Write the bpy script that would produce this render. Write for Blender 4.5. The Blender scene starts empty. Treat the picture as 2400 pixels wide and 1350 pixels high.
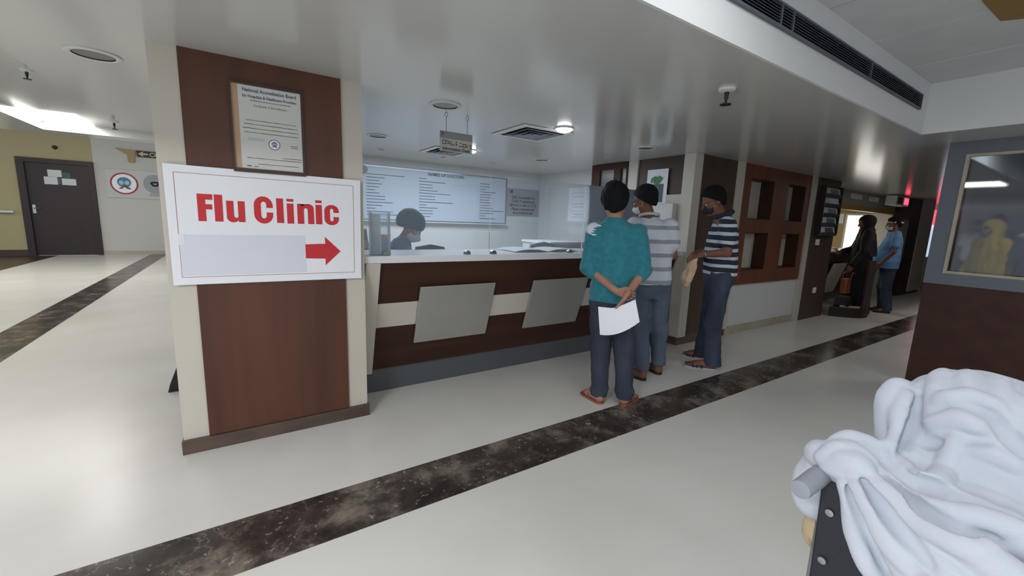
import bpy, bmesh, math, random
import numpy as np
from mathutils import Vector, Matrix

random.seed(7)
rng = np.random.default_rng(7)
C = bpy.context.scene.collection
scene = bpy.context.scene
PI = math.pi

# ---------------------------------------------------------------- camera
def cam_matrix(yaw, pitch, roll):
    cy, sy, cp, sp, cr, sr = math.cos(yaw), math.sin(yaw), math.cos(pitch), math.sin(pitch), math.cos(roll), math.sin(roll)
    f = Vector((sy*cp, cy*cp, -sp)); r = Vector((cy, -sy, 0)); u = r.cross(f)
    r2 = r*cr + u*sr; u2 = u*cr - r*sr
    return Matrix(((r2.x, u2.x, -f.x, 0), (r2.y, u2.y, -f.y, 0), (r2.z, u2.z, -f.z, 1.40), (0, 0, 0, 1)))
cam = bpy.data.cameras.new('camera'); cam.sensor_width = 36; cam.lens = 14.6056; cam.clip_start = .02; cam.clip_end = 100
camo = bpy.data.objects.new('camera', cam); C.objects.link(camo)
camo.matrix_world = cam_matrix(.585218, .161657, .037289)
scene.camera = camo

# ---------------------------------------------------------------- world, lights, exposure
scene.view_settings.view_transform = 'Standard'; scene.view_settings.look = 'None'
scene.view_settings.exposure = 1.02; scene.view_settings.gamma = 1.0
scene.view_settings.use_curve_mapping = False
W = bpy.data.worlds.new('world'); scene.world = W; W.use_nodes = True
W.node_tree.nodes['Background'].inputs[0].default_value = (.80, .87, 1.0, 1)
W.node_tree.nodes['Background'].inputs[1].default_value = .85

def area(name, loc, size, power, color=(1, 1, 1), rot=(0, 0, 0), spread=PI):
    l = bpy.data.lights.new(name, 'AREA'); l.shape = 'RECTANGLE'; l.size, l.size_y = size
    l.energy = power; l.color = color; l.spread = spread
    o = bpy.data.objects.new(name, l); C.objects.link(o); o.location = loc; o.rotation_euler = rot
    return o
# area lights added to brighten waiting area, lobby and desk, mostly out of view
area('waiting_area_light', (-2.0, -.1, 2.57), (1.2, .3), 54, (.97, .98, 1.0))  # unseen key light, set to the left so pillar and shawl catch it
area('waiting_area_light', (.6, -3.6, 2.57), (1.2, .3), 22, (.93, .965, 1.0))
area('waiting_area_light', (1.45, .62, 2.575), (.6, .2), 4, (.93, .96, 1.0))
area('waiting_area_light', (3.4, -2.4, 2.57), (1.2, .3), 14, (.9, .95, 1.0))
area('lobby_fill_light', (-3.4, 11.0, 3.7), (2.5, 2.5), 75, (1, .97, .9))  # unseen fill added for the lobby
area('lobby_fill_light', (-4.2, 4.6, 2.2), (1.2, 2.4), 24, (1, .985, .95))  # unseen fill added to brighten the left floor
area('coffer_light', (-1.53, 6.55, 2.285), (.38, .7), 5, (1, .99, .95))
area('desk_light', (2.4, 4.8, 2.19), (2.2, .9), 25, (.84, .92, 1.0))
area('corridor_light', (9.4, 1.6, 2.19), (.6, .6), 3, (1, .95, .88))
area('ward_light', (6.9, .4, 2.55), (.2, .6), 7, (.95, .98, 1.0))
area('cashier_light', (10.2, 4.3, 2.15), (2.4, .5), 14, (1, .97, .9))

# ---------------------------------------------------------------- helpers
def lin(c):
    return tuple((x/12.92 if x <= .04045 else ((x+.055)/1.055)**2.4) for x in c)
def rgb(r, g, b):
    return lin((r/255, g/255, b/255))

def mat(name, col, rough=.5, col2=None, scale=(4, 4, 4), detail=3, bump=0, bscale=40, metal=0, spec=.5,
        coat=0, trans=0, emit=None, estr=0, ramp=(.35, .65), ior=1.45, alpha=1, sheen=0, bstretch=(1, 1, 1), coords='Object'):
    m = bpy.data.materials.new(name); m.use_nodes = True
    nt = m.node_tree; b = nt.nodes['Principled BSDF']; N = nt.nodes.new; L = nt.links.new
    b.inputs['Base Color'].default_value = (*col, 1); b.inputs['Roughness'].default_value = rough
    b.inputs['Metallic'].default_value = metal; b.inputs['Specular IOR Level'].default_value = spec
    b.inputs['Coat Weight'].default_value = coat; b.inputs['Coat Roughness'].default_value = .08
    b.inputs['Transmission Weight'].default_value = trans; b.inputs['IOR'].default_value = ior
    b.inputs['Alpha'].default_value = alpha; b.inputs['Sheen Weight'].default_value = sheen
    if emit: b.inputs['Emission Color'].default_value = (*emit, 1); b.inputs['Emission Strength'].default_value = estr
    if col2 or bump:
        tc = N('ShaderNodeTexCoord')
    if col2:
        mp = N('ShaderNodeMapping'); mp.inputs['Scale'].default_value = scale; L(tc.outputs[coords], mp.inputs[0])
        n = N('ShaderNodeTexNoise'); n.inputs['Scale'].default_value = 1; n.inputs['Detail'].default_value = detail
        L(mp.outputs[0], n.inputs['Vector'])
        r = N('ShaderNodeValToRGB'); r.color_ramp.elements[0].position = ramp[0]; r.color_ramp.elements[1].position = ramp[1]
        r.color_ramp.elements[0].color = (*col, 1); r.color_ramp.elements[1].color = (*col2, 1)
        L(n.outputs[0], r.inputs[0]); L(r.outputs[0], b.inputs['Base Color'])
    if bump:
        mp2 = N('ShaderNodeMapping'); mp2.inputs['Scale'].default_value = bstretch; L(tc.outputs[coords], mp2.inputs[0])
        n2 = N('ShaderNodeTexNoise'); n2.inputs['Scale'].default_value = bscale; n2.inputs['Detail'].default_value = 3
        bp = N('ShaderNodeBump'); bp.inputs['Strength'].default_value = bump; bp.inputs['Distance'].default_value = .01
        L(mp2.outputs[0], n2.inputs['Vector']); L(n2.outputs[0], bp.inputs['Height']); L(bp.outputs[0], b.inputs['Normal'])
    return m

def stripes_mat(name, colA, colB, period, duty, offset=0, rough=.85, slant=0, bump=.25):
    """cloth with horizontal stripes along local z; colB covers the fraction duty of each period"""
    m = mat(name, colA, rough, bump=bump, bscale=60); nt = m.node_tree; N = nt.nodes.new; L = nt.links.new
    b = nt.nodes['Principled BSDF']; tc = N('ShaderNodeTexCoord'); s = N('ShaderNodeSeparateXYZ'); L(tc.outputs['Object'], s.inputs[0])
    n = N('ShaderNodeTexNoise'); n.inputs['Scale'].default_value = 5; L(tc.outputs['Object'], n.inputs['Vector'])
    w = N('ShaderNodeMath'); w.operation = 'MULTIPLY_ADD'; w.inputs[1].default_value = .02; L(n.outputs[0], w.inputs[0]); L(s.outputs[2], w.inputs[2])
    a = N('ShaderNodeMath'); a.operation = 'MULTIPLY_ADD'; a.inputs[1].default_value = 1/period; a.inputs[2].default_value = offset + 10; L(w.outputs[0], a.inputs[0])
    f = N('ShaderNodeMath'); f.operation = 'FRACT'; L(a.outputs[0], f.inputs[0])
    g = N('ShaderNodeMath'); g.operation = 'LESS_THAN'; g.inputs[1].default_value = duty; L(f.outputs[0], g.inputs[0])
    mx = N('ShaderNodeMix'); mx.data_type = 'RGBA'; L(g.outputs[0], mx.inputs[0])
    mx.inputs[6].default_value = (*colA, 1); mx.inputs[7].default_value = (*colB, 1); L(mx.outputs[2], b.inputs['Base Color'])
    return m

WL = {}
def finish(me, name, m, parent=None, smooth=False, loc=None):
    """link mesh (world-coordinate vertices) as an object whose origin is its own base (or its parent's)"""
    n = len(me.vertices); co = np.empty(n*3, np.float32); me.vertices.foreach_get('co', co); co = co.reshape(-1, 3)
    if loc is None:
        if parent is not None: loc = Vector(WL[parent.name])
        else:
            lo, hi = co.min(0), co.max(0); loc = Vector(((lo[0]+hi[0])/2, (lo[1]+hi[1])/2, lo[2]))
    co -= np.array(loc, np.float32); me.vertices.foreach_set('co', co.ravel()); me.update()
    o = bpy.data.objects.new(name, me); C.objects.link(o)
    if m is not None:
        for k in (m if isinstance(m, (list, tuple)) else [m]): me.materials.append(k)
    if parent is not None:
        o.parent = parent; o.location = Vector(loc) - Vector(WL[parent.name])
    else: o.location = loc
    WL[o.name] = Vector(loc)
    if smooth: me.polygons.foreach_set('use_smooth', np.ones(len(me.polygons), bool))
    return o

class MB:
    def __init__(s): s.bm = bmesh.new()
    def box(s, x0, x1, y0, y1, z0, z1, bev=0):
        bm = s.bm if not bev else bmesh.new()
        v = [bm.verts.new((x, y, z)) for x in (min(x0, x1), max(x0, x1)) for y in (min(y0, y1), max(y0, y1)) for z in (min(z0, z1), max(z0, z1))]
        for f in ((0, 1, 3, 2), (4, 6, 7, 5), (0, 4, 5, 1), (2, 3, 7, 6), (0, 2, 6, 4), (1, 5, 7, 3)): bm.faces.new([v[i] for i in f])
        if bev:
            bmesh.ops.bevel(bm, geom=bm.edges[:], offset=bev, segments=2, affect='EDGES', profile=.6)
            s.merge(bm)
        return s
    def merge(s, bm):
        me = bpy.data.meshes.new('t'); bm.to_mesh(me); bm.free(); s.bm.from_mesh(me); bpy.data.meshes.remove(me); return s
    def prism(s, pts, vec, bev=0):
        """closed polygon of 3-D points extruded along vec"""
        bm = s.bm if not bev else bmesh.new(); vec = Vector(vec)
        a = [bm.verts.new(p) for p in pts]; b = [bm.verts.new(Vector(p)+vec) for p in pts]; n = len(pts)
        bm.faces.new(a[::-1]); bm.faces.new(b)
        for i in range(n): bm.faces.new((a[i], a[(i+1) % n], b[(i+1) % n], b[i]))
        if bev:
            bmesh.ops.recalc_face_normals(bm, faces=bm.faces[:])
            bmesh.ops.bevel(bm, geom=bm.edges[:], offset=bev, segments=2, affect='EDGES', profile=.6); s.merge(bm)
        return s
    def lathe(s, prof, loc, axis=(0, 0, 1), n=24, caps=True):
        """prof: list of (radius, height) swept round axis at loc"""
        ax = Vector(axis).normalized(); t = Vector((1, 0, 0)) if abs(ax.x) < .9 else Vector((0, 1, 0))
        u = ax.cross(t).normalized(); w = ax.cross(u); rings = []
        for r, h in prof:
            rings.append([s.bm.verts.new(Vector(loc)+ax*h+(u*math.cos(2*PI*i/n)+w*math.sin(2*PI*i/n))*max(r, 1e-4)) for i in range(n)])
        for a, b in zip(rings, rings[1:]):
            for i in range(n): s.bm.faces.new((a[i], a[(i+1) % n], b[(i+1) % n], b[i]))
        if caps: s.bm.faces.new(rings[0][::-1]); s.bm.faces.new(rings[-1])
        return s
    def cyl(s, a, b, r, r2=None, n=16):
        a, b = Vector(a), Vector(b); return s.lathe([(r, 0), (r if r2 is None else r2, (b-a).length)], a, b-a, n)
    def tube(s, pts, r, n=10, closed=False):
        pts = [Vector(p) for p in pts]; rings = []; prev = None; k = len(pts)
        rr = r if isinstance(r, (list, tuple)) else [r]*k
        for i, p in enumerate(pts):
            d = (pts[(i+1) % k]-pts[i-1]) if closed else (pts[min(i+1, k-1)]-pts[max(i-1, 0)]); d.normalize()
            if prev is None:
                t = Vector((0, 0, 1)) if abs(d.z) < .9 else Vector((1, 0, 0)); u = d.cross(t).normalized()
            else: u = (prev-d*prev.dot(d)).normalized()
            prev = u; w = d.cross(u)
            rings.append([s.bm.verts.new(p+(u*math.cos(2*PI*j/n)+w*math.sin(2*PI*j/n))*rr[i]) for j in range(n)])
        for a, b in list(zip(rings, rings[1:])) + ([(rings[-1], rings[0])] if closed else []):
            for i in range(n): s.bm.faces.new((a[i], a[(i+1) % n], b[(i+1) % n], b[i]))
        if not closed: s.bm.faces.new(rings[0][::-1]); s.bm.faces.new(rings[-1])
        return s
    def grid(s, P, thick=0, n=(0, 0, -1)):
        """rows of 3-D points -> sheet; with thickness, a closed slab offset along n"""
        r, c = len(P), len(P[0]); bm = s.bm; F = bm.faces.new
        V = [[bm.verts.new(p) for p in row] for row in P]
        for i in range(r-1):
            for j in range(c-1): F((V[i][j], V[i][j+1], V[i+1][j+1], V[i+1][j]))
        if thick:
            n = Vector(n)*thick; U = [[bm.verts.new(Vector(p)+n) for p in row] for row in P]
            for i in range(r-1):
                for j in range(c-1): F((U[i][j], U[i+1][j], U[i+1][j+1], U[i][j+1]))
            for i in range(r-1): F((V[i][0], V[i+1][0], U[i+1][0], U[i][0])); F((V[i][-1], U[i][-1], U[i+1][-1], V[i+1][-1]))
            for j in range(c-1): F((V[0][j], U[0][j], U[0][j+1], V[0][j+1])); F((V[-1][j], V[-1][j+1], U[-1][j+1], U[-1][j]))
        return s
    def build(s, name, m, parent=None, smooth=False, loc=None):
        bmesh.ops.recalc_face_normals(s.bm, faces=s.bm.faces[:])
        me = bpy.data.meshes.new(name); s.bm.to_mesh(me); s.bm.free()
        o = finish(me, name, m, parent, False, loc)
        if smooth:
            me.polygons.foreach_set('use_smooth', np.ones(len(me.polygons), bool)); me.set_sharp_from_angle(angle=math.radians(40))
        return o

def tag(o, label=None, cat=None, group=None, kind=None):
    if label: o['label'] = label
    if cat: o['category'] = cat
    if group: o['group'] = group
    if kind: o['kind'] = kind
    return o
def thing(name, label, cat, loc=(0, 0, 0), group=None, rz=0):
    o = bpy.data.objects.new(name, None); C.objects.link(o); o.location = loc; o.rotation_euler = (0, 0, rz); o.empty_display_size = .1
    WL[o.name] = Vector(loc); return tag(o, label, cat, group)
def struct(o): o['kind'] = 'structure'; return o
def dup(root, loc, label=None):
    r = root.copy(); C.objects.link(r); r.location = loc; WL[r.name] = Vector(loc)
    if label: r['label'] = label
    for ch in list(root.children):
        c = ch.copy(); C.objects.link(c); c.parent = r
        for g in list(ch.children):
            d = g.copy(); C.objects.link(d); d.parent = c
    return r

def text_pts(s, size=.1, bold=0, align='LEFT', sx=1.0, depth=.001):
    """triangulated text in the (u, v) plane with a little depth"""
    cu = bpy.data.curves.new('t', 'FONT'); cu.body = s; cu.size = size; cu.offset = bold; cu.align_x = align; cu.extrude = depth/2; cu.resolution_u = 2
    ob = bpy.data.objects.new('t', cu); C.objects.link(ob)
    dg = bpy.context.evaluated_depsgraph_get(); me = bpy.data.meshes.new_from_object(ob.evaluated_get(dg))
    C.objects.unlink(ob); bpy.data.objects.remove(ob); bpy.data.curves.remove(cu)
    v = [(p.co.x*sx, p.co.y, p.co.z) for p in me.vertices]; f = [tuple(q.vertices) for q in me.polygons]; bpy.data.meshes.remove(me)
    return v, f
def add_text(mb, s, origin, u=(1, 0, 0), v=(0, 0, 1), **k):
    P, F = text_pts(s, **k); o = Vector(origin); u = Vector(u); v = Vector(v); n = u.cross(v)
    vs = [mb.bm.verts.new(o+u*a+v*b+n*c) for a, b, c in P]
    for f in F:
        try: mb.bm.faces.new([vs[i] for i in f])
        except ValueError: pass
    return mb

# ---------------------------------------------------------------- materials
M = {}
M['floor'] = mat('cream_terrazzo', rgb(218, 216, 210), .27, rgb(210, 207, 200), (1.2, 1.2, 1.2), 4, spec=.36)
M['ceiling'] = mat('glossy_white_ceiling', rgb(196, 196, 192), .17, bump=.03, bscale=3, bstretch=(1, 1, 1), spec=.6)
M['white_paint'] = mat('white_paint', rgb(212, 213, 212), .55)
M['wall_white'] = mat('wall_white_paint', rgb(208, 209, 208), .6)
M['lobby_wall'] = mat('lobby_grey_white_paint', rgb(190, 188, 180), .6)
M['yellow_wall'] = mat('yellow_ochre_paint', rgb(166, 156, 116), .6)
M['tile'] = mat('ceiling_tile', rgb(206, 208, 209), .8, rgb(198, 200, 202), (3, 3, 3))
M['beige'] = mat('beige_laminate', rgb(202, 196, 184), .4, rgb(196, 189, 176), (1.5, 1.5, .8), 2)
M['beige_dark'] = mat('beige_stone', rgb(178, 170, 150), .4, rgb(165, 156, 136), (6, 6, 6))
M['wood'] = mat('red_brown_veneer', rgb(94, 57, 41), .38, rgb(78, 47, 35), (7, 7, .6), 4, spec=.45)
M['wood_dark'] = mat('dark_brown_veneer', rgb(70, 45, 34), .46, rgb(58, 37, 28), (.6, 7, 7), 4, spec=.25)
M['wood_red'] = mat('reddish_veneer', rgb(118, 70, 53), .45, rgb(102, 60, 46), (7, 7, .6), 4)
M['wood_mid'] = mat('brown_veneer', rgb(82, 64, 54), .48, rgb(71, 55, 46), (7, 7, .6), 4)
M['door'] = mat('door_brown', rgb(48, 33, 29), .45, rgb(40, 28, 25), (5, 5, .5), 4)
M['skirting'] = mat('brown_skirting', rgb(96, 80, 70), .3, rgb(76, 62, 55), (3, 3, 10))
M['grey_kick'] = mat('grey_kick_plate', rgb(84, 87, 90), .4)
M['grey_frame'] = mat('grey_painted_frame', rgb(98, 104, 112), .45)
M['dark_grille'] = mat('dark_grille', rgb(52, 58, 68), .5)
M['metal_panel'] = mat('brushed_metal_panel', rgb(176, 174, 168), .35, rgb(170, 168, 162), (2, 2, 2), metal=.45)
M['steel'] = mat('steel', rgb(150, 152, 155), .25, metal=.9)
M['worktop'] = mat('white_solid_worktop', rgb(225, 226, 228), .3)
M['black'] = mat('black_plastic', rgb(22, 22, 25), .45)
M['paper'] = mat('white_paper', rgb(236, 238, 243), .75)
M['paper_grey'] = mat('grey_paper', rgb(205, 206, 204), .8)
M['ink'] = mat('dark_ink', rgb(50, 52, 58), .7)
M['ink_blue'] = mat('blue_ink', rgb(62, 82, 118), .7)
M['red'] = mat('red_print', rgb(200, 44, 52), .5)
M['lamp'] = mat('lit_lamp', (1, 1, 1), .4, emit=(1, .99, .97), estr=9)
M['panel_lamp'] = mat('lit_panel', (1, 1, 1), .4, emit=(1, .995, .97), estr=3)

def marble(name):
    m = bpy.data.materials.new(name); m.use_nodes = True; nt = m.node_tree; b = nt.nodes['Principled BSDF']; N = nt.nodes.new; L = nt.links.new
    tc = N('ShaderNodeTexCoord'); b.inputs['Roughness'].default_value = .2; b.inputs['Specular IOR Level'].default_value = .45
    n = N('ShaderNodeTexNoise'); n.inputs['Scale'].default_value = 3.6; n.inputs['Detail'].default_value = 12; n.inputs['Roughness'].default_value = .68; n.inputs['Distortion'].default_value = .15
    L(tc.outputs['Object'], n.inputs['Vector'])
    r = N('ShaderNodeValToRGB'); e = r.color_ramp.elements
    e[0].position = .36; e[0].color = (*rgb(40, 34, 32), 1); e[1].position = .74; e[1].color = (*rgb(150, 138, 122), 1)
    k = e.new(.5); k.color = (*rgb(66, 57, 52), 1); k = e.new(.6); k.color = (*rgb(112, 102, 92), 1)
    L(n.outputs[0], r.inputs[0])
    v = N('ShaderNodeTexVoronoi'); v.feature = 'DISTANCE_TO_EDGE'; v.inputs['Scale'].default_value = 8; v.inputs['Randomness'].default_value = 1
    w = N('ShaderNodeMix'); w.data_type = 'VECTOR'; w.inputs[0].default_value = .22
    L(tc.outputs['Object'], w.inputs[4]); L(n.outputs['Color'], w.inputs[5]); L(w.outputs[1], v.inputs['Vector'])
    vr = N('ShaderNodeValToRGB'); vr.color_ramp.elements[0].position = .0; vr.color_ramp.elements[0].color = (.55, .55, .55, 1); vr.color_ramp.elements[1].position = .018; vr.color_ramp.elements[1].color = (0, 0, 0, 1)
    L(v.outputs['Distance'], vr.inputs[0])
    gate = N('ShaderNodeMath'); gate.operation = 'MULTIPLY'; n3 = N('ShaderNodeTexNoise'); n3.inputs['Scale'].default_value = 2.3; L(tc.outputs['Object'], n3.inputs['Vector'])
    gr = N('ShaderNodeValToRGB'); gr.color_ramp.elements[0].position = .48; gr.color_ramp.elements[1].position = .62; L(n3.outputs[0], gr.inputs[0])
    L(vr.outputs[0], gate.inputs[0]); L(gr.outputs[0], gate.inputs[1])
    mx = N('ShaderNodeMix'); mx.data_type = 'RGBA'; L(gate.outputs[0], mx.inputs[0]); L(r.outputs[0], mx.inputs[6]); mx.inputs[7].default_value = (*rgb(158, 148, 132), 1)
    v2 = N('ShaderNodeTexVoronoi'); v2.inputs['Scale'].default_value = 30; v2.inputs['Randomness'].default_value = 1; L(w.outputs[1], v2.inputs['Vector'])
    fl = N('ShaderNodeMath'); fl.operation = 'LESS_THAN'; fl.inputs[1].default_value = .2; L(v2.outputs['Distance'], fl.inputs[0])
    n4 = N('ShaderNodeTexNoise'); n4.inputs['Scale'].default_value = 6; L(tc.outputs['Object'], n4.inputs['Vector'])
    g4 = N('ShaderNodeMath'); g4.operation = 'GREATER_THAN'; g4.inputs[1].default_value = .47; L(n4.outputs[0], g4.inputs[0])
    f2 = N('ShaderNodeMath'); f2.operation = 'MULTIPLY'; L(fl.outputs[0], f2.inputs[0]); L(g4.outputs[0], f2.inputs[1])
    f3 = N('ShaderNodeMath'); f3.operation = 'MULTIPLY'; L(f2.outputs[0], f3.inputs[0]); f3.inputs[1].default_value = .42
    mx2 = N('ShaderNodeMix'); mx2.data_type = 'RGBA'; L(f3.outputs[0], mx2.inputs[0]); L(mx.outputs[2], mx2.inputs[6]); L(v2.outputs['Color'], mx2.inputs[7])
    hs = N('ShaderNodeHueSaturation'); hs.inputs['Saturation'].default_value = .08; hs.inputs['Value'].default_value = .5; L(v2.outputs['Color'], hs.inputs['Color']); L(hs.outputs[0], mx2.inputs[7])
    L(mx2.outputs[2], b.inputs['Base Color'])
    return m
M['marble'] = marble('dark_emperador_marble')

def glass_mat(name, tint, mixf, rough=0.0):
    m = bpy.data.materials.new(name); m.use_nodes = True; nt = m.node_tree; nt.nodes.clear(); N = nt.nodes.new; L = nt.links.new
    o = N('ShaderNodeOutputMaterial'); t = N('ShaderNodeBsdfTransparent'); t.inputs[0].default_value = (*tint, 1)
    g = N('ShaderNodeBsdfGlossy'); g.inputs['Roughness'].default_value = rough + .01
    f = N('ShaderNodeFresnel'); f.inputs[0].default_value = 1.45
    x = N('ShaderNodeMixShader'); L(f.outputs[0], x.inputs[0]); L(t.outputs[0], x.inputs[1]); L(g.outputs[0], x.inputs[2])
    d = N('ShaderNodeBsdfDiffuse'); d.inputs[0].default_value = (.8, .87, .95, 1)  # pale diffuse coat, mixed in as painted haze over the clear glass
    y = N('ShaderNodeMixShader'); y.inputs[0].default_value = mixf; L(x.outputs[0], y.inputs[1]); L(d.outputs[0], y.inputs[2])
    L(y.outputs[0], o.inputs[0]); return m
M['desk_glass'] = glass_mat('desk_screen_glass', (.95, .975, 1.0), .07)
M['acrylic'] = glass_mat('acrylic', (.93, .96, .98), .15)

# ================================================================ SETTING
Z = 2.21
def sbox(name, m, *b, **k): return struct(MB().box(*b, **k).build(name, m))
sbox('floor', M['floor'], -10, 18, -6, 18, -.1, 0)
sbox('trim_1', M['marble'], -10, 16, 1.745, 2.085, 0, .002)
sbox('trim_2', M['marble'], -2.2, -1.81, 2.085, 16.2, 0, .002)
sbox('trim_3', mat('brown_floor_tile', rgb(72, 54, 48), .3, rgb(60, 44, 40), (3, 3, 3)), -10, -4.1, 6, 16.18, 0, .002)

# low glossy ceiling, the waiting area's high coffer and the lobby's coffer stay open
c = MB()
c.box(-1.0, 4.70, 1.165, 5.3, Z, 2.42); c.box(4.714, 5.62, -6, 1.165, Z, 2.42); c.box(4.70, 16, 1.165, 5.3, Z, 2.42); c.box(.25, 16, 5.3, 7.3, Z, 2.42)
c.box(-10, -1.75, 1.165, 7.3, Z, 2.42); c.box(-1.75, .25, 6.97, 7.3, Z, 2.42)
struct(c.build('ceiling', M['ceiling']))
sbox('ceiling', M['ceiling'], -1.8, .3, 1.1, 7.0, 2.305, 2.40)
sbox('ceiling', M['lobby_wall'], -10, 1.5, 7.3, 16.4, 3.8, 3.9)
sbox('wall_rear_blocker', M['wall_white'], -4.5, 17, -4.2, -4.0, 0, 2.66)  # unseen wall added behind the camera to cut sky light on the shawl
# riser of the waiting-area coffer
r = MB(); r.box(-3, 4.70, 1.15, 1.165, Z, 2.60); r.box(4.70, 4.715, -6, 1.165, Z, 2.60)
r.box(5.62, 17, 1.15, 1.165, Z, 2.60); r.box(5.605, 5.62, -6, 1.165, Z, 2.60)
struct(r.build('trim_4', M['white_paint']))
sbox('ceiling', M['tile'], 5.6, 17, -6, 1.17, 2.6, 2.66)
sbox('ceiling', M['tile'], -3, 4.72, -6, 1.17, 2.606, 2.66)
t = MB()
for x in (-1.4, -.71, -.02, .68, 1.38, 2.07, 2.77, 3.43, 4.16):
    for y in (.85, .15, -.55, -1.25, -1.95, -2.65, -3.35, -4.05, -4.75):
        t.box(x+.005, x+.69, y-.345, y+.34, 2.598-.004*random.random(), 2.606)
struct(t.build('trim_5', M['tile']))

# lobby end wall
sbox('wall_lobby', M['lobby_wall'], -3.2, 17, 16.2, 16.4, 0, 3.8)
yw = MB(); yw.box(-10, -4.64, 16.2, 16.4, 0, 3.8); yw.box(-4.64, -3.2, 16.2, 16.4, 2.545, 3.8)
struct(yw.build('wall_lobby_yellow', M['yellow_wall']))
sbox('baseboard_lobby', M['beige_dark'], -3.2, 17, 16.18, 16.2, 0, .11)
sbox('baseboard_lobby_yellow', mat('dark_baseboard', rgb(64, 44, 38), .4), -10, -4.64, 16.17, 16.2, 0, .16)
sbox('ceiling', M['lobby_wall'], 1.5, 17, 7.3, 16.4, 3.8, 3.9)
# door
dm = MB(); dm.box(-4.64, -4.5, 16.14, 16.3, 0, 2.545); dm.box(-3.3, -3.205, 16.14, 16.3, 0, 2.545); dm.box(-4.5, -3.3, 16.14, 16.3, 2.43, 2.545)
d1 = struct(dm.build('door_1', M['door']))
leaf = MB().box(-4.5, -3.3, 16.2, 16.25, .005, 2.43).build('door_leaf', M['door'], d1)
MB().box(-4.46, -4.40, 16.185, 16.2, 1.12, 1.34).cyl((-4.43, 16.19, 1.25), (-4.43, 16.13, 1.25), .012).cyl((-4.43, 16.13, 1.25), (-4.30, 16.13, 1.25), .012).build('door_handle', M['steel'], leaf)

# reception room shell
sbox('wall_back', M['wall_white'], .25, 4.75, 6.15, 6.30, 0, Z)
sbox('wall_left', M['wall_white'], .25, .40, 3.46, 6.15, 0, Z)
sbox('wall_right', M['wall_white'], 4.60, 4.75, 4.5, 6.15, 0, Z)
struct(MB().box(.40, .70, 3.40, 3.46, 0, Z).build('wall_pier', M['wall_white']))

# ---- square pillar with sign
pl = MB(); pl.box(-.327, .702, 2.862, 3.40, 0, Z); struct(pl.build('pillar', M['beige']))
sbox('trim_6', M['wood'], -.205, .578, 2.850, 2.863, .085, Z)
sbox('baseboard_pillar', M['skirting'], -.335, .712, 2.838, 3.41, 0, .082, bev=.004)

# ---- main wall right of the desk
sbox('wall_side', M['wood_mid'], 4.31, 5.30, 2.905, 4.5, .12, Z)
sbox('trim_7', M['beige'], 4.27, 4.42, 2.875, 3.02, .10, Z, bev=.006)
sbox('trim_8', M['beige'], 5.14, 5.30, 2.87, 2.92, .10, Z)
sbox('trim_9', M['beige'], 4.285, 4.32, 3.69, 3.84, 0, Z)
sbox('trim_10', M['wood_mid'], 4.42, 5.14, 2.885, 2.905, .12, Z)
sbox('baseboard_side', M['skirting'], 4.285, 5.30, 2.90, 3.3, 0, .12)
sbox('wall_main', M['wall_white'], 5.30, 7.28, 2.915, 3.3, 0, .67)
sbox('baseboard_main', M['beige_dark'], 5.30, 7.27, 2.895, 2.915, 0, .105)
sbox('trim_11', M['beige'], 7.20, 7.33, 2.86, 2.98, 0, Z)
sbox('wall_brochure', M['wood_mid'], 7.33, 8.20, 2.865, 3.3, 0, Z)
# the panel of four niches
npn = thing('niche_panel', 'red-brown wall panel with four tall recessed niches above a white dado', 'wall panel', (6.25, 2.89, .67))
f = MB(); ox = [(5.50, 6.10), (6.50, 7.035)]; oz = [(.855, 1.355), (1.53, 2.045)]
for a, b in ((5.30, 5.50), (6.10, 6.50), (7.035, 7.20)): f.box(a, b, 2.885, 3.08, .67, Z)
for a, b in ox:
    for p, q in ((.67, .855), (1.355, 1.53), (2.045, Z)): f.box(a, b, 2.885, 3.08, p, q)
f.build('panel', M['wood_red'], npn)
for a, b in ox:
    for p, q in oz:
        MB().box(a, b, 3.06, 3.08, p, q).build('niche_back', M['beige'], npn)
        lr = MB(); lr.box(b-.012, b, 2.89, 3.06, p, q); lr.box(a, a+.012, 2.89, 3.06, p, q); lr.box(a, b, 2.89, 3.06, q-.01, q); lr.box(a, b, 2.89, 3.06, p, p+.01)
        lr.build('niche_lining', M['wood_dark'], npn)
sbox('wall_main_rear', M['wood_mid'], 5.30, 7.33, 3.09, 3.3, .67, Z)

# ---- partition with the large window on the right
pm = MB(); pm.box(5.28, 5.40, 1.085, -6, 0, .975); struct(pm.build('wall_partition', M['wood_dark']))
pf = MB(); pf.box(5.27, 5.41, .975, 1.09, .975, Z); pf.box(5.27, 5.41, -6, .975, 2.10, Z); pf.box(5.27, 5.41, -6, .975, .975, 1.075); pf.box(5.27, 5.41, -1.0, -.9, 1.075, 2.10)
w1 = struct(pf.build('window_1', M['grey_frame']))
ft = MB()
for a, b in ((-.9, .975), (-6, -1.0)):
    ft.box(5.262, 5.30, b-.022, b, 1.075, 2.10); ft.box(5.262, 5.30, a, a+.022, 1.075, 2.10); ft.box(5.262, 5.30, a+.022, b-.022, 1.075, 1.097); ft.box(5.262, 5.30, a+.022, b-.022, 2.078, 2.10)
ft.build('glazing_bead', M['beige_dark'], w1)
pgm = bpy.data.materials.new('partition_glass'); pgm.use_nodes = True
_n = pgm.node_tree; _n.nodes.clear(); _o = _n.nodes.new('ShaderNodeOutputMaterial'); _r = _n.nodes.new('ShaderNodeBsdfRefraction'); _r.inputs['Color'].default_value = (.80, .84, .88, 1); _r.inputs['Roughness'].default_value = .16; _r.inputs['IOR'].default_value = 1.12
_g = _n.nodes.new('ShaderNodeBsdfGlossy'); _g.inputs['Roughness'].default_value = .08; _x = _n.nodes.new('ShaderNodeMixShader'); _f = _n.nodes.new('ShaderNodeFresnel'); _f.inputs[0].default_value = 1.4
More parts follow.
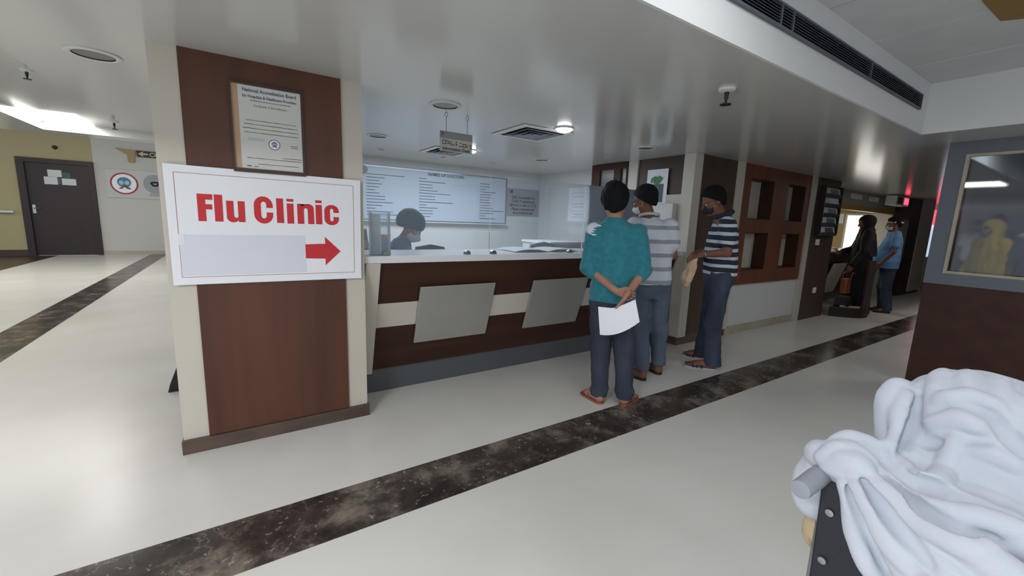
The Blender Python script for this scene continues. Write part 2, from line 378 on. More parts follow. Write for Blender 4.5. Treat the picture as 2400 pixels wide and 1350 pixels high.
_n.links.new(_f.outputs[0], _x.inputs[0]); _n.links.new(_r.outputs[0], _x.inputs[1]); _n.links.new(_g.outputs[0], _x.inputs[2]); _n.links.new(_x.outputs[0], _o.inputs[0])
gp = MB()
for a, b in ((-.9, .975), (-6, -1.0)): gp.box(5.33, 5.338, a, b, 1.075, 2.10)
gp.build('pane', pgm, w1)

# ================================================================ RECEPTION DESK
def yslant(z): return 2.915 + (1.07-z)*.32
desk = thing('reception_desk', 'long brown reception desk with slanted front, white top and square metal panels', 'desk', (2.5, 3.2, 0))
def slab(x0, x1, z0, z1, off, th, m, name, bev=0):
    pts = [(x0, yslant(z0)-off, z0), (x1, yslant(z0)-off, z0), (x1, yslant(z1)-off, z1), (x0, yslant(z1)-off, z1)]
    return MB().prism(pts, (0, th, .0), bev=bev).build(name, m, desk)
slab(.82, 4.18, .195, 1.07, 0, .03, M['wood_dark'], 'front_panel')
slab(.718, .82, .17, 1.07, .03, .30, M['beige'], 'end_panel', .006)
slab(4.17, 4.27, .17, 1.07, .03, .15, M['beige'], 'end_panel', .006)
slab(.82, 4.17, .565, .76, .006, .006, M['beige'], 'band')
for a in (1.13, 2.19, 3.25): slab(a, a+.66, .40, .879, .032, .022, M['metal_panel'], 'display_panel', .008)
MB().box(.72, 4.26, 3.215, 3.24, 0, .195).build('kick_plate', M['grey_kick'], desk)
MB().box(.72, 4.27, 3.37, 3.395, 0, 1.07).build('rear_panel', M['wood_dark'], desk)
MB().box(.713, 4.268, 2.90, 3.45, 1.07, 1.12, bev=.004).build('worktop', M['worktop'], desk)
MB().box(.45, 4.2, 3.46, 3.72, .72, .75).build('writing_shelf', M['worktop'], desk)
# glass screens on the desk
for i, (a, b, lab) in enumerate(((.72, 1.722, 'tall clear desk screen nearest the square pillar, in front of the seated clerk'),
                                 (1.732, 2.742, 'tall clear desk screen in front of the open register'),
                                 (2.752, 3.72, 'tall clear desk screen behind the man in the teal sweatshirt'))):
    g = MB().box(a, b, 2.958, 2.966, 1.124, 1.752).build('glass_screen', M['desk_glass'])
    tag(g, lab, 'glass screen', 'glass screens along the reception desk')
    for x in ((a+.155, b-.2) if i == 0 else (a+.03, b-.15)):
        MB().prism([(x+.026*math.cos(t), 2.945, 1.1205+.03*math.sin(t)) for t in np.linspace(0, PI, 13)], (0, .034, 0), bev=.002).build('clip', M['steel'], g)
    if i == 0:
        for z in (1.20, 1.70): MB().cyl((.725, 2.945, z), (.725, 2.979, z), .03, n=24).build('clip', M['steel'], g, True)
# things on the desk top
bh = thing('brochure_holder', 'clear leaflet holder with grey, orange and blue cards beside the pillar', 'leaflet holder', (.85, 3.03, 1.12))
h = MB(); h.box(.785, .79, 3.0, 3.06, 1.12, 1.42); h.box(.915, .92, 3.0, 3.06, 1.12, 1.42); h.box(.785, .92, 2.995, 3.0, 1.12, 1.27); h.box(.785, .92, 3.06, 3.065, 1.12, 1.42); h.box(.785, .92, 2.995, 3.065, 1.12, 1.125)
h.build('holder', M['acrylic'], bh)
MB().box(.792, .86, 3.03, 3.034, 1.128, 1.41).build('leaflet', M['paper_grey'], bh)
MB().box(.862, .912, 3.02, 3.024, 1.128, 1.23).build('leaflet', mat('blue_card', rgb(82, 110, 140), .6), bh)
MB().box(.862, .912, 3.0245, 3.0285, 1.20, 1.262).build('leaflet', mat('orange_card', rgb(205, 105, 85), .6), bh)
reg = MB(); P = []
for i in range(9):
    u = i/8; P.append([(2.02+.74*u+.05*math.sin(v*3), 3.03+.34*v-.05*u*v, 1.124+.022*abs(math.sin(u*PI*2))**.7+.004) for v in (0, .33, .66, 1)])
reg.grid(P, .003)
tag(reg.build('open_register', M['paper'], smooth=True), 'open white register lying on the desk top beside the teal man', 'register')
tag(MB().box(2.62, 2.84, 3.10, 3.36, 1.1205, 1.1235).build('paper_sheet', M['paper']), 'loose white sheet beside the open register on the desk', 'paper')
sh = MB(); sh.grid([[(3.95+.26*u, 3.02+.2*v, 1.126+.01*u*v) for v in (0, .5, 1)] for u in (0, .5, 1)], .003)
tag(sh.build('paper_sheet', M['paper']), 'white papers on the desk top against the beige corner post', 'paper')

# chairs, cabinet behind the desk
def chair(loc, m, label, zt, rz=0):
    t = thing('office_chair', label, 'chair', loc, 'office chairs behind the desk', rz)
    WL[t.name] = Vector((0, 0, 0))
    P = [[(.23*math.sin(a)*(1-.12*(z > .9)), .20-.05*math.cos(a)+.04*z, zz) for a in np.linspace(-1.1, 1.1, 9)] for z, zz in ((0, zt-.42), (.4, zt-.28), (.8, zt-.1), (.95, zt-.03), (1, zt))]
    for j in range(9): P[-1][j] = (P[-1][j][0]*.86, P[-1][j][1], zt-.03*abs(j-4)/4)
    MB().grid(P, .035, (0, 1, 0)).build('backrest', m, t, True)
    MB().lathe([(.05, .43), (.24, .44), (.245, .48), (.2, .50)], (0, 0, 0)).build('seat', m, t, True)
    MB().cyl((0, 0, .08), (0, 0, .44), .03).build('stem', M['steel'], t)
    MB().box(-.02, .02, .18, .22, .40, zt-.3).build('back_post', M['black'], t)
    for k in range(5):
        a = 2*PI*k/5; MB().tube([(0, 0, .09), (.27*math.cos(a), .27*math.sin(a), .06)], [.025, .018]).lathe([(.025, 0), (.025, .05)], (.27*math.cos(a)-.0, .27*math.sin(a), .0)).build('leg', M['black'], t)
    return t
chair((1.20, 4.0, 0), M['black'], 'tall black office chair that the masked clerk sits on', 1.27, -1.91+PI)
chair((1.98, 4.62, 0), M['black'], 'empty black office chair, its back just above the desk top', 1.07)
chair((3.18, 3.92, 0), mat('grey_chair_fabric', rgb(150, 154, 158), .7), 'grey rounded office chair near the white side cabinet', 1.15)
cab = thing('side_cabinet', 'low white cabinet against the right wall behind the desk', 'cabinet', (4.1, 4.86, 0))
MB().box(3.62, 4.58, 4.53, 5.2, 0, 1.09).build('carcass', M['white_paint'], cab)
MB().box(3.60, 4.59, 4.51, 5.22, 1.09, 1.12).build('top', M['worktop'], cab)
for a in (4.54, 4.87): MB().box(3.605, 3.62, a, a+.32, .06, 1.06).build('door', M['white_paint'], cab)

# whiteboard and notices on the back wall
wb = thing('whiteboard', 'wide white board of black handwritten lists on the wall behind the clerk', 'whiteboard', (2.3, 6.12, 1.32))
MB().box(.62, 3.86, 6.13, 6.148, 1.345, 2.075).build('board', mat('whiteboard_enamel', rgb(190, 199, 212), .25), wb)
fr = MB(); fr.box(.60, 3.88, 6.12, 6.148, 2.075, 2.09); fr.box(.60, 3.88, 6.12, 6.148, 1.33, 1.345); fr.box(.60, .62, 6.12, 6.148, 1.345, 2.075); fr.box(3.86, 3.88, 6.12, 6.148, 1.345, 2.075)
fr.build('frame', M['steel'], wb)
MB().box(.9, 3.88, 6.05, 6.148, 1.315, 1.33).build('pen_tray', M['paper_grey'], wb)
tx = MB(); add_text(tx, 'NAMES OF DOCTORS', (2.46, 6.128, 2.02), size=.062, bold=.0012); tx.build('heading', M['ink'], wb)
for x0, n in ((.72, 15), (1.55, 14), (2.32, 14), (3.36, 14)):
    z = 1.965; tx = MB()
    for k in range(n):
        L = random.choice((.12, .22, .3, .26, .18)) + (.25 if random.random() < .22 else 0)
        x = x0
        tx.box(x, x+L, 6.127, 6.1295, z, z+.008)
        z -= .043
    tx.build('handwriting', M['ink'], wb)
nt = thing('notice', 'grey printed notice with five lines, right of the whiteboard', 'notice', (4.24, 6.13, 1.478))
MB().box(3.91, 4.575, 6.138, 6.148, 1.478, 1.94).build('sheet', mat('notice_grey', rgb(150, 154, 155), .6), nt)
for i, (s, mb) in enumerate((('Only 1st attender for', M['ink']), ('Covid 19 patients are', M['ink']), ('allowed to wait at O.P.D', mat('dark_red_ink', rgb(110, 48, 40), .7)), ('Please cooperate and', M['ink']), ('be at home & Safe', M['ink']))):
    t1 = MB(); add_text(t1, s, (4.24, 6.1375, 1.775-.066*i), size=.066, bold=.0022, align='CENTER', sx=.86); t1.build('writing_line', mb, nt)
MB().lathe([(.028, 0), (.028, .003)], (3.985, 6.1345, 1.89), (0, 1, 0)).build('emblem', mat('dark_red_emblem', rgb(110, 45, 38), .6), nt)
# printed sheet on the right white wall
ps = thing('wall_sheet', 'long pale printed sheet on the right wall behind the screens', 'notice', (4.595, 5.1, 1.42))
MB().box(4.594, 4.599, 4.86, 5.34, 1.42, 1.95).build('sheet', M['paper'], ps)
q = MB()
for k, z in enumerate((1.86, 1.80, 1.69, 1.64, 1.58, 1.53, 1.48)): q.box(4.5925, 4.594, 4.93+.04*(k % 2), 5.26-.05*(k % 2), z, z+.012)
q.build('print', M['paper_grey'], ps)
tag(MB().box(4.30, 4.6, 4.505, 4.56, 1.24, 1.45, bev=.004).build('junction_box', mat('grey_box', rgb(160, 163, 165), .5)), 'grey box on the wall end beside the teal man\'s shoulder', 'box')

# side wall of the desk bay: glazed dark cabinet, poster, white boxes
gc = thing('wall_cabinet', 'dark brown wall cabinet with two grey glass panes above the teal man', 'cabinet', (4.28, 4.17, 1.2))
b = MB(); b.box(4.27, 4.309, 3.845, 4.495, 1.2, 1.24); b.box(4.27, 4.309, 3.845, 4.495, 2.125, 2.205)
for y in ((3.845, 3.862), (3.955, 4.075), (4.335, 4.495)): b.box(4.27, 4.309, y[0], y[1], 1.24, 2.125)
b.build('frame', M['wood_dark'], gc)
gpane = mat('grey_glass', rgb(110, 112, 112), .2)
MB().box(4.295, 4.305, 3.862, 3.955, 1.24, 2.125).build('pane', gpane, gc); MB().box(4.295, 4.305, 4.075, 4.335, 1.24, 2.125).build('pane', gpane, gc)
sbox('trim_12', M['beige'], 4.285, 4.309, 3.02, 3.69, 1.12, 1.765)
po = thing('poster', 'white poster with a green leafy picture and slate block on the brown side wall', 'poster', (4.295, 3.38, 1.69))
MB().box(4.283, 4.2845, 3.225, 3.525, 1.66, 2.07).build('sheet', M['paper'], po)
gm = MB(); random.seed(3)
for k in range(26):
    a = random.uniform(0, 2*PI); rr = random.uniform(0, .085); s_ = random.uniform(.015, .03)
    cy_, cz_ = 3.365+rr*math.cos(a)*1.1, 1.915+abs(rr*math.sin(a))*.9
    gm.prism([(4.2825-.00004*k, cy_+s_*math.cos(t)*random.uniform(.7, 1.2), cz_+s_*math.sin(t)*random.uniform(.7, 1.2)) for t in np.linspace(0, 2*PI, 9)[:-1]], (.0004, 0, 0))
gm.build('green_print', mat('leaf_green_print', rgb(92, 150, 96), .7), po)
fm = MB()
for y0, z0, y1, z1, w in ((3.42, 1.90, 3.36, 1.97, .012), (3.36, 1.9, 3.31, 1.96, .014), (3.33, 1.9, 3.27, 1.98, .01), (3.40, 1.93, 3.39, 2.0, .012)):
    fm.prism([(4.2808, y0, z0), (4.2808, y0+w, z0), (4.2808, y1+w*.4, z1), (4.2808, y1, z1)], (.0004, 0, 0))
fm.build('figure_print', mat('slate_print', rgb(78, 104, 118), .7), po)
MB().box(4.2818, 4.283, 3.275, 3.46, 1.68, 1.895).build('text_block', mat('slate_block', rgb(92, 108, 122), .7), po)
wbx = thing('wall_box', 'white dispenser box on the side wall below the poster', 'dispenser', (4.24, 3.2, 1.36))
MB().box(4.20, 4.284, 3.06, 3.38, 1.36, 1.66, bev=.01).build('casing', M['white_paint'], wbx)
MB().box(4.197, 4.203, 3.09, 3.35, 1.45, 1.462).box(4.197, 4.203, 3.12, 3.35, 1.41, 1.42).build('slot', M['paper_grey'], wbx)

# ================================================================ SIGNS ON THE PILLAR
def glyph_mesh(shapes, y, t, org, sk=0):
    mb = MB()
    for pts in shapes: mb.prism([(x, y, z) for x, z in pts], (0, t, 0))
    return mb
def arc(cx, cz, rx, rz, a0, a1, n=14): return [(cx+rx*math.cos(a), cz+rz*math.sin(a)) for a in np.linspace(math.radians(a0), math.radians(a1), n)]
YS = 2.836
sg = thing('flu_clinic_sign', 'large white paper sign reading Flu Clinic in red, taped across the pillar', 'sign', (.186, YS, .985))
P = [[(-.303+.982*u-.006*u*(1-w), YS+.006*(1-abs(2*u-1))*0+.004*math.sin(3*u)*w*0, .987+.637*w-.009*u*w-.004*u*(1-w)) for w in (0, .5, 1)] for u in (0, .25, .5, .75, 1)]
MB().grid(P, .004, (0, 1, 0)).build('sheet', M['paper'], sg)
y1 = YS-.001
bl = MB()
for a, b_ in (((-.262, 1.584), (.634, 1.578)), ((.634, 1.578), (.630, 1.025)), ((.630, 1.025), (-.263, 1.029)), ((-.263, 1.029), (-.262, 1.584))):
    d = Vector((b_[0]-a[0], b_[1]-a[1])).normalized(); n_ = Vector((-d.y, d.x))*.0012
    bl.prism([(a[0]-n_.x, y1, a[1]-n_.y), (b_[0]-n_.x, y1, b_[1]-n_.y), (b_[0]+n_.x, y1, b_[1]+n_.y), (a[0]+n_.x, y1, a[1]+n_.y)], (0, .0012, 0))
bl.build('border_line', mat('brown_line', rgb(165, 100, 75), .6), sg)
B0, X0, T0 = 1.333, 1.449, 1.479      # baseline, x-height, cap height
lt = []
lt.append([(-.172, T0), (-.103, T0), (-.104, 1.449), (-.136, 1.449), (-.136, 1.425), (-.107, 1.425), (-.107, 1.397), (-.136, 1.397), (-.136, B0), (-.172, B0)])
lt.append([(-.097, T0), (-.059, T0), (-.060, B0), (-.098, B0)])
uo = [(-.043, X0), (-.009, X0), (-.009, 1.372)] + arc(.001, 1.366, .0095, .010, 180, 360, 8) + [(.0105, X0), (.044, X0), (.043, B0), (.011, B0), (.011, 1.342)] + arc(-.014, 1.357, .0295, .0265, -35, -180, 10)
lt.append(uo)
lt.append(arc(.1345, 1.43, .0475, .0525, 0, 180) + arc(.1345, 1.380, .0475, .0525, 180, 360) + [(.182, 1.392), (.149, 1.392)] + arc(.1355, 1.374, .0135, .017, 0, -180, 10) + arc(.1355, 1.436, .0135, .017, 180, 0, 10) + [(.149, 1.418), (.182, 1.418)])
lt.append([(.200, 1.476), (.236, 1.476), (.237, B0), (.200, B0)])
for a in (.254, .410):
    lt.append([(a, 1.476), (a+.036, 1.476), (a+.036, 1.460), (a, 1.460)]); lt.append([(a, X0), (a+.036, X0), (a+.036, B0-.002), (a, B0-.002)])
lt.append([(.309, X0), (.343, X0), (.343, 1.438)] + arc(.368, 1.425, .032, .0265, 145, 0, 10) + [(.401, B0-.002), (.366, B0-.002), (.366, 1.412)] + arc(.3555, 1.415, .0105, .011, 0, 180, 8) + [(.345, B0-.002), (.309, B0-.002)])
lt.append(arc(.5015, 1.415, .0425, .037, 0, 180) + arc(.5015, 1.365, .0425, .038, 180, 360) + [(.544, 1.378), (.511, 1.378)] + arc(.502, 1.364, .010, .013, 0, -180, 8) + arc(.502, 1.416, .010, .013, 180, 0, 8) + [(.512, 1.404), (.544, 1.404)])
LN = ['F', 'l', 'u', 'C', 'l', 'i', 'i', 'i', 'i', 'n', 'c']
glyph_mesh(lt, y1, .0015, None).build('lettering', M['red'], sg)
glyph_mesh([[(.342, 1.207), (.458, 1.211), (.457, 1.254), (.548, 1.163), (.457, 1.075), (.457, 1.117), (.342, 1.121)]], y1, .0015, None).build('arrow', M['red'], sg)
MB().box(-.262, .345, y1-.0002, y1+.001, 1.036, 1.26).build('pasted_sheet', mat('bluish_pasted_paper', rgb(218, 222, 232), .6), sg)
MB().box(-.266, -.24, y1-.0012, y1-.0002, 1.205, 1.262).build('tape', mat('clear_tape', rgb(232, 234, 238), .25), sg)

YC = 2.828
ce = thing('framed_certificate', 'framed accreditation certificate with a red ring seal on the brown pillar', 'certificate', (.186, YC, 1.622))
k = MB()
k.box(.004, .362, YC-.004, 2.85, 2.076, 2.088); k.box(.004, .362, YC-.004, 2.85, 1.612, 1.632); k.box(.004, .014, YC-.004, 2.85, 1.632, 2.076); k.box(.352, .362, YC-.004, 2.85, 1.632, 2.076)
k.build('frame', mat('dark_frame', rgb(64, 42, 36), .35), ce)
MB().box(.014, .352, YC+.006, YC+.009, 1.632, 2.076).build('mount', mat('tan_mount', rgb(188, 158, 130), .6), ce)
MB().box(.045, .350, YC+.003, YC+.006, 1.634, 2.075).build('certificate_sheet', mat('certificate_paper', rgb(206, 207, 203), .5), ce)
yt = YC+.0028
hb = MB(); add_text(hb, 'National Accreditation Board', (.197, yt, 2.043), size=.0255, bold=.0006, align='CENTER', sx=.86); add_text(hb, 'for Hospitals & Healthcare Providers', (.197, yt, 2.013), size=.0215, bold=.0005, align='CENTER', sx=.82)
hb.build('heading', M['ink_blue'], ce)
GP = mat('grey_print', rgb(92, 92, 90), .7); sm = MB(); add_text(sm, 'Certificate of Accreditation', (.197, yt, 1.968), size=.0175, align='CENTER', sx=.85)
random.seed(5)
for z, a, b_ in ((1.997, .1, .3), (1.893, .075, .325), (1.872, .065, .33), (1.85, .058, .335), (1.828, .065, .33), (1.703, .245, .345), (1.69, .07, .345), (1.66, .12, .33), (1.775, .29, .328), (1.765, .29, .328)):
    ln = MB(); x = a
    while x < b_:
        w = random.uniform(.012, .04); ln.box(x, min(x+w+.0045, b_), yt-.0004, yt, z, z+random.choice((.0026, .0034))); x += w+.0045
    ln.build('small_print', GP, ce)
sm.build('certificate_title', GP, ce); sm = MB(); sm.box(.068, .09, yt-.0004, yt, 1.645, 1.651); sm.box(.102, .122, yt-.0004, yt, 1.644, 1.648)
sm.build('corner_mark', GP, ce)
def logo(parent, cx, y, cz, R, blue, t=.001):
    def disc(rx, rz, off, m, nm, ax=0, az=0):
        MB().prism([(cx+ax+rx*math.cos(a), y-off, cz+az+rz*math.sin(a)) for a in np.linspace(0, 2*PI, 33)[:-1]], (0, t, 0)).build(nm, m, parent)
    disc(R, R, 0, mat('ring_red', rgb(150, 52, 48), .6), 'seal_ring'); disc(R*.87, R*.87, t*.5, M['paper'], 'seal_disc'); disc(R*.5, R*.47, t, blue, 'seal_heart', 0, R*.12)
    for s in (-1, 1): disc(R*.17, R*.2, t*1.5, mat('pale_blue_print', rgb(170, 190, 215), .6), 'seal_figure', s*R*.2, R*.08)
    MB().prism([(cx-R*.45, y-t*1.7, cz-R*.5), (cx+R*.05, y-t*1.7, cz-R*.1), (cx+R*.5, y-t*1.7, cz-R*.5), (cx+.2*R, y-t*1.7, cz-R*.5), (cx, y-t*1.7, cz-R*.3), (cx-.2*R, y-t*1.7, cz-R*.5)], (0, t, 0)).build('seal_hands', mat('brown_print', rgb(120, 72, 60), .6), parent)
logo(ce, .207, yt, 1.775, .029, mat('seal_blue', rgb(92, 130, 170), .6), .0005)
MB().box(.08, .16, yt-.0003, yt, 1.785, 1.803).build('stamp', mat('faded_stamp', rgb(190, 194, 198), .6), ce)

# folded floor-sign foot behind the pillar
fs = thing('folded_floor_sign', 'black folded sign leaning behind the beige pillar, only its foot visible', 'floor sign', (-.42, 3.97, 0))
MB().prism([(-.515, 3.93, 0), (-.40, 3.93, 0), (-.40, 3.93, .30), (-.432, 3.93, .24), (-.50, 3.93, .06)], (0, .07, 0), bev=.006).build('foot', M['black'], fs)
MB().box(-.425, -.40, 3.94, 3.98, .2, .62).build('leg', mat('dark_grey_plastic', rgb(55, 56, 58), .4), fs)

# ================================================================ CEILING FITTINGS
def downlight(x, y, z, R, label, lit=False):
    t = thing('downlight', label, 'ceiling light', (x, y, z), 'recessed ceiling lights')
    MB().lathe([(R*.78, 0), (R, 0), (R*1.02, -.006), (R*.9, -.012), (R*.78, -.008)], (x, y, z), n=32, caps=False).build('ring', M['white_paint'], t, True)
    if lit: MB().lathe([(R*.82, -.004), (R*.80, -.014), (R*.66, -.028), (R*.35, -.036), (0, -.038)], (x, y, z), n=28).build('bulb', M['lamp'], t, True)
    else: MB().lathe([(0, -.003), (R*.78, -.004)], (x, y, z), n=28, caps=False).build('reflector', mat('dull_reflector', rgb(118, 116, 112), .3, metal=.5), t)
    return t
downlight(-.60, 3.31, Z, .115, 'round unlit ceiling light left of the brown pillar')
downlight(1.32, 2.96, Z, .115, 'round unlit ceiling light just above the hanging sign')
downlight(1.27, 4.53, Z, .105, 'round unlit ceiling light beside the pillar, over the clerk')
downlight(3.44, 4.59, Z, .105, 'round unlit ceiling light over the side cabinet')
downlight(3.67, 3.07, Z, .10, 'round unlit ceiling light above the man in the striped grey shirt')
downlight(2.44, 2.95, Z, .085, 'glowing round ceiling lamp beside the air diffuser', True)
downlight(2.42, 4.60, Z, .04, 'small glowing spotlight right of the hanging sign', True)
for x, s in ((1.55, 'nearest the pillar'), (2.38, 'in the middle of the row'), (3.14, 'farthest from the pillar')):
    downlight(x, 5.4, Z, .045, 'tiny dark spotlight along the back wall, '+s)
def sprinkler(x, y, z, label, s=1):
    t = thing('sprinkler', label, 'sprinkler', (x, y, z), 'ceiling sprinklers')
    MB().lathe([(.045*s, 0), (.042*s, -.012*s), (.02*s, -.018*s)], (x, y, z)).build('rosette', M['white_paint'], t, True)
    MB().lathe([(.012*s, -.015*s), (.01*s, -.05*s), (.006*s, -.06*s), (.006*s, -.075*s), (.028*s, -.078*s), (.028*s, -.083*s)], (x, y, z)).build('head', M['black'], t, True)
sprinkler(2.46, 1.50, Z, 'sprinkler on the glossy ceiling near the dark air grille', 1.1)
sprinkler(-1.16, 4.45, 2.305, 'sprinkler at the far left in the raised ceiling', .75)
sprinkler(-1.06, 6.4, 2.305, 'sprinkler right of the bright ceiling panel')
def diffuser(x, y, s, label):
    t = thing('air_diffuser', label, 'air diffuser', (x, y, Z), 'square ceiling air diffusers')
    def ring(a, b, z0, z1, mb):
        mb.prism([(x-a, y-a, z0), (x+a, y-a, z0), (x+b, y-b, z1), (x-b, y-b, z1)], (0, 0, .004)); mb.prism([(x-a, y+a, z0), (x+a, y+a, z0), (x+b, y+b, z1), (x-b, y+b, z1)], (0, 0, .004))
        mb.prism([(x-a, y-a, z0), (x-a, y+a, z0), (x-b, y+b, z1), (x-b, y-b, z1)], (0, 0, .004)); mb.prism([(x+a, y-a, z0), (x+a, y+a, z0), (x+b, y+b, z1), (x+b, y-b, z1)], (0, 0, .004))
    m1 = MB(); ring(s/2, s*.40, Z-.008, Z-.012, m1); m1.build('flange', M['white_paint'], t)
    m2 = MB(); ring(s*.33, s*.28, Z-.02, Z-.012, m2); ring(s*.21, s*.15, Z-.02, Z-.012, m2); ring(s*.1, s*.03, Z-.02, Z-.012, m2); m2.build('vane', mat('grey_vane', rgb(128, 134, 144), .5), t)
    MB().box(x-s*.40, x+s*.40, y-s*.40, y+s*.40, Z-.005, Z-.001).build('throat', M['black'], t)
diffuser(2.36, 3.32, .56, 'square air diffuser beside the glowing ceiling lamp')
diffuser(2.22, 4.92, .52, 'square air diffuser farther back, behind the hanging sign')
# long slot grille on the riser
gr = thing('air_grille', 'long dark slotted air grille on the white riser above the corridor', 'air grille', (1.6, 1.15, 2.375))
MB().box(-1.5, 4.50, 1.1465, 1.149, 2.375, 2.468).build('recess', M['black'], gr)
g2 = MB()
for z in np.linspace(2.382, 2.460, 7): g2.prism([(-1.5, 1.1465, z), (4.50, 1.1465, z), (4.50, 1.135, z-.006), (-1.5, 1.135, z-.006)], (0, 0, .0045))
g2.build('slats', M['dark_grille'], gr)
g3 = MB(); g3.box(-1.5, 4.50, 1.132, 1.149, 2.366, 2.376); g3.box(-1.5, 4.50, 1.132, 1.149, 2.467, 2.476); g3.box(4.49, 4.503, 1.132, 1.149, 2.366, 2.476)
for x in (2.25, 2.37, 3.43, 1.0): g3.box(x-.004, x+.004, 1.133, 1.149, 2.376, 2.467)
g3.build('grille_frame', mat('grille_rim', rgb(92, 98, 108), .5), gr)
tag(MB().prism([(3.25, .66, 2.592), (3.62, .645, 2.592), (3.72, .5, 2.592), (3.6, .15, 2.592), (3.2, .1, 2.592)], (0, 0, .006)).build('cardboard_patch', mat('brown_cardboard', rgb(140, 112, 66), .8)), 'brown cardboard patch on the tiled ceiling at the top corner', 'cardboard')
tag(MB().box(-1.74, -1.32, 6.25, 6.94, 2.297, 2.304).build('light_panel', M['panel_lamp']), 'bright rectangular panel light in the raised lobby ceiling', 'ceiling light')

# hanging sign
hs = thing('hanging_sign', 'small grey information desk sign hanging on two wires over the desk', 'sign', (1.478, 3.1, 1.90))
MB().box(1.339, 1.617, 3.095, 3.101, 1.91, 2.058).build('board', mat('sign_grey', rgb(182, 180, 172), .5), hs)
MB().box(1.339, 1.617, 3.0945, 3.0952, 2.005, 2.058).build('header_band', mat('sign_dark_grey', rgb(140, 141, 140), .5), hs)
for x in (1.391, 1.571):
    wr = MB(); wr.tube([(x, 3.098, 2.055), (x, 3.098, 2.168)], .0018, 6); wr.tube([(x+.013*math.cos(a), 3.098, 2.18+.013*math.sin(a)) for a in np.linspace(0, 2*PI, 17)[:-1]], .0016, 6, True); wr.tube([(x, 3.098, 2.192), (x, 3.098, Z)], .0018, 6); wr.build('wire', M['black'], hs)
st = MB()
def strokes(pts, r=.0026): st.tube([(x, 3.0935, z) for x, z in pts], r, 6)
zb = 1.963
strokes([(1.360, zb+.024), (1.372, zb+.028), (1.388, zb+.024)]); strokes([(1.388, zb+.028), (1.388, zb)]); strokes([(1.360, zb+.001), (1.388, zb)]); strokes([(1.360, zb+.024), (1.360, zb+.003)], .0016)
strokes([(1.396, zb+.024), (1.414, zb+.022), (1.416, zb+.012), (1.398, zb+.002)]); strokes([(1.416, zb+.012), (1.420, zb-.002)])
strokes([(1.434, zb+.027), (1.430, zb+.014), (1.432, zb-.002), (1.456, zb-.002), (1.458, zb+.006)])
strokes([(1.474, zb+.026), (1.480, zb+.022)], .0036); strokes([(1.472, zb+.012), (1.472, zb-.004), (1.480, zb-.004), (1.480, zb+.012), (1.472, zb+.012)], .0018)
strokes([(1.507, zb+.020), (1.518, zb+.021)], .0032); strokes([(1.503, zb-.003), (1.526, zb-.005)])
strokes([(1.532, zb+.014), (1.552, zb+.014)]); strokes([(1.533, zb+.012), (1.536, zb-.004), (1.546, zb-.010), (1.556, zb-.002), (1.570, zb-.006), (1.572, zb+.006)])
strokes([(1.554, zb+.013), (1.572, zb+.010)]); strokes([(1.588, zb+.012), (1.606, zb+.011), (1.604, zb-.012), (1.594, zb-.012)])
add_text(st, 'Information Desk', (1.478, 3.0938, 1.919), size=.034, bold=.0006, align='CENTER', sx=.98)
st.build('lettering', M['ink'], hs)
tag(MB().prism([(1.345, 3.0935, 2.050), (1.372, 3.0935, 2.048), (1.374, 3.0935, 2.034), (1.362, 3.0935, 2.028), (1.358, 3.0935, 2.014), (1.350, 3.0935, 2.03)], (0, .001, 0)).build('emblem', mat('sign_mark', rgb(112, 114, 114), .5), hs))

# ================================================================ LOBBY WALL
lb = thing('wall_banner', 'pale lobby wall board with a red ring seal and a grey disc', 'banner', (-2.3, 16.17, 1.62))
MB().box(-2.98, -1.5, 16.17, 16.195, 1.62, 2.40).build('board', mat('pale_board', rgb(186, 187, 184), .4), lb)
logo(lb, -2.60, 16.165, 2.02, .30, mat('teal_print', rgb(70, 130, 140), .6), .006)
MB().prism([(-1.93+.26*math.cos(a), 16.16, 2.05+.26*math.sin(a)) for a in np.linspace(0, 2*PI, 33)[:-1]], (0, .008, 0)).build('grey_disc', mat('grey_disc', rgb(150, 152, 154), .5), lb)
MB().prism([(-2.1, 16.163, 1.7), (-1.76, 16.163, 1.7), (-1.85, 16.163, 1.83), (-2.02, 16.163, 1.83)], (0, .006, 0)).build('grey_base', mat('grey_base', rgb(158, 160, 160), .5), lb)
MB().tube([(-1.93+.075*math.cos(a)*(1+.25*math.sin(3*a)), 16.15, 2.05+.06*math.sin(a)*(1+.2*math.cos(2*a))) for a in np.linspace(0, 2*PI, 25)[:-1]], .022, 8, True).build('black_knot', M['black'], lb, True)
es = thing('direction_sign', 'black lobby sign with a gold arrow, high on the wall', 'sign', (-1.9, 16.16, 2.78))
MB().box(-2.27, -1.3, 16.17, 16.195, 2.79, 2.965).build('board', M['black'], es)
go = MB(); a = -2.24
go.prism([(a, 16.165, 2.877), (a+.12, 16.165, 2.955), (a+.10, 16.165, 2.905), (a+.22, 16.165, 2.90), (a+.22, 16.165, 2.86), (a+.10, 16.165, 2.852), (a+.12, 16.165, 2.80)], (0, .005, 0))
go.tube([(a+.32+.06*math.cos(t), 16.165, 2.877+.05*math.sin(t)) for t in np.linspace(0, 2*PI, 13)[:-1]], .014, 6, True)
for i in range(6): go.box(a+.43+.075*i, a+.48+.075*i, 16.163, 16.17, 2.83, 2.93)
go.build('arrow', mat('gold_print', rgb(205, 185, 125), .5), es)
tag(MB().prism([(-2.72, 16.15, 2.98), (-2.28, 16.15, 2.96), (-2.32, 16.15, 2.80), (-2.33, 16.15, 2.62), (-2.47, 16.15, 2.62), (-2.47, 16.15, 2.82)], (0, .045, 0)).build('wall_bracket', mat('ochre_bracket', rgb(160, 140, 95), .6)), 'ochre bracket on the lobby wall left of the black arrow sign', 'bracket')
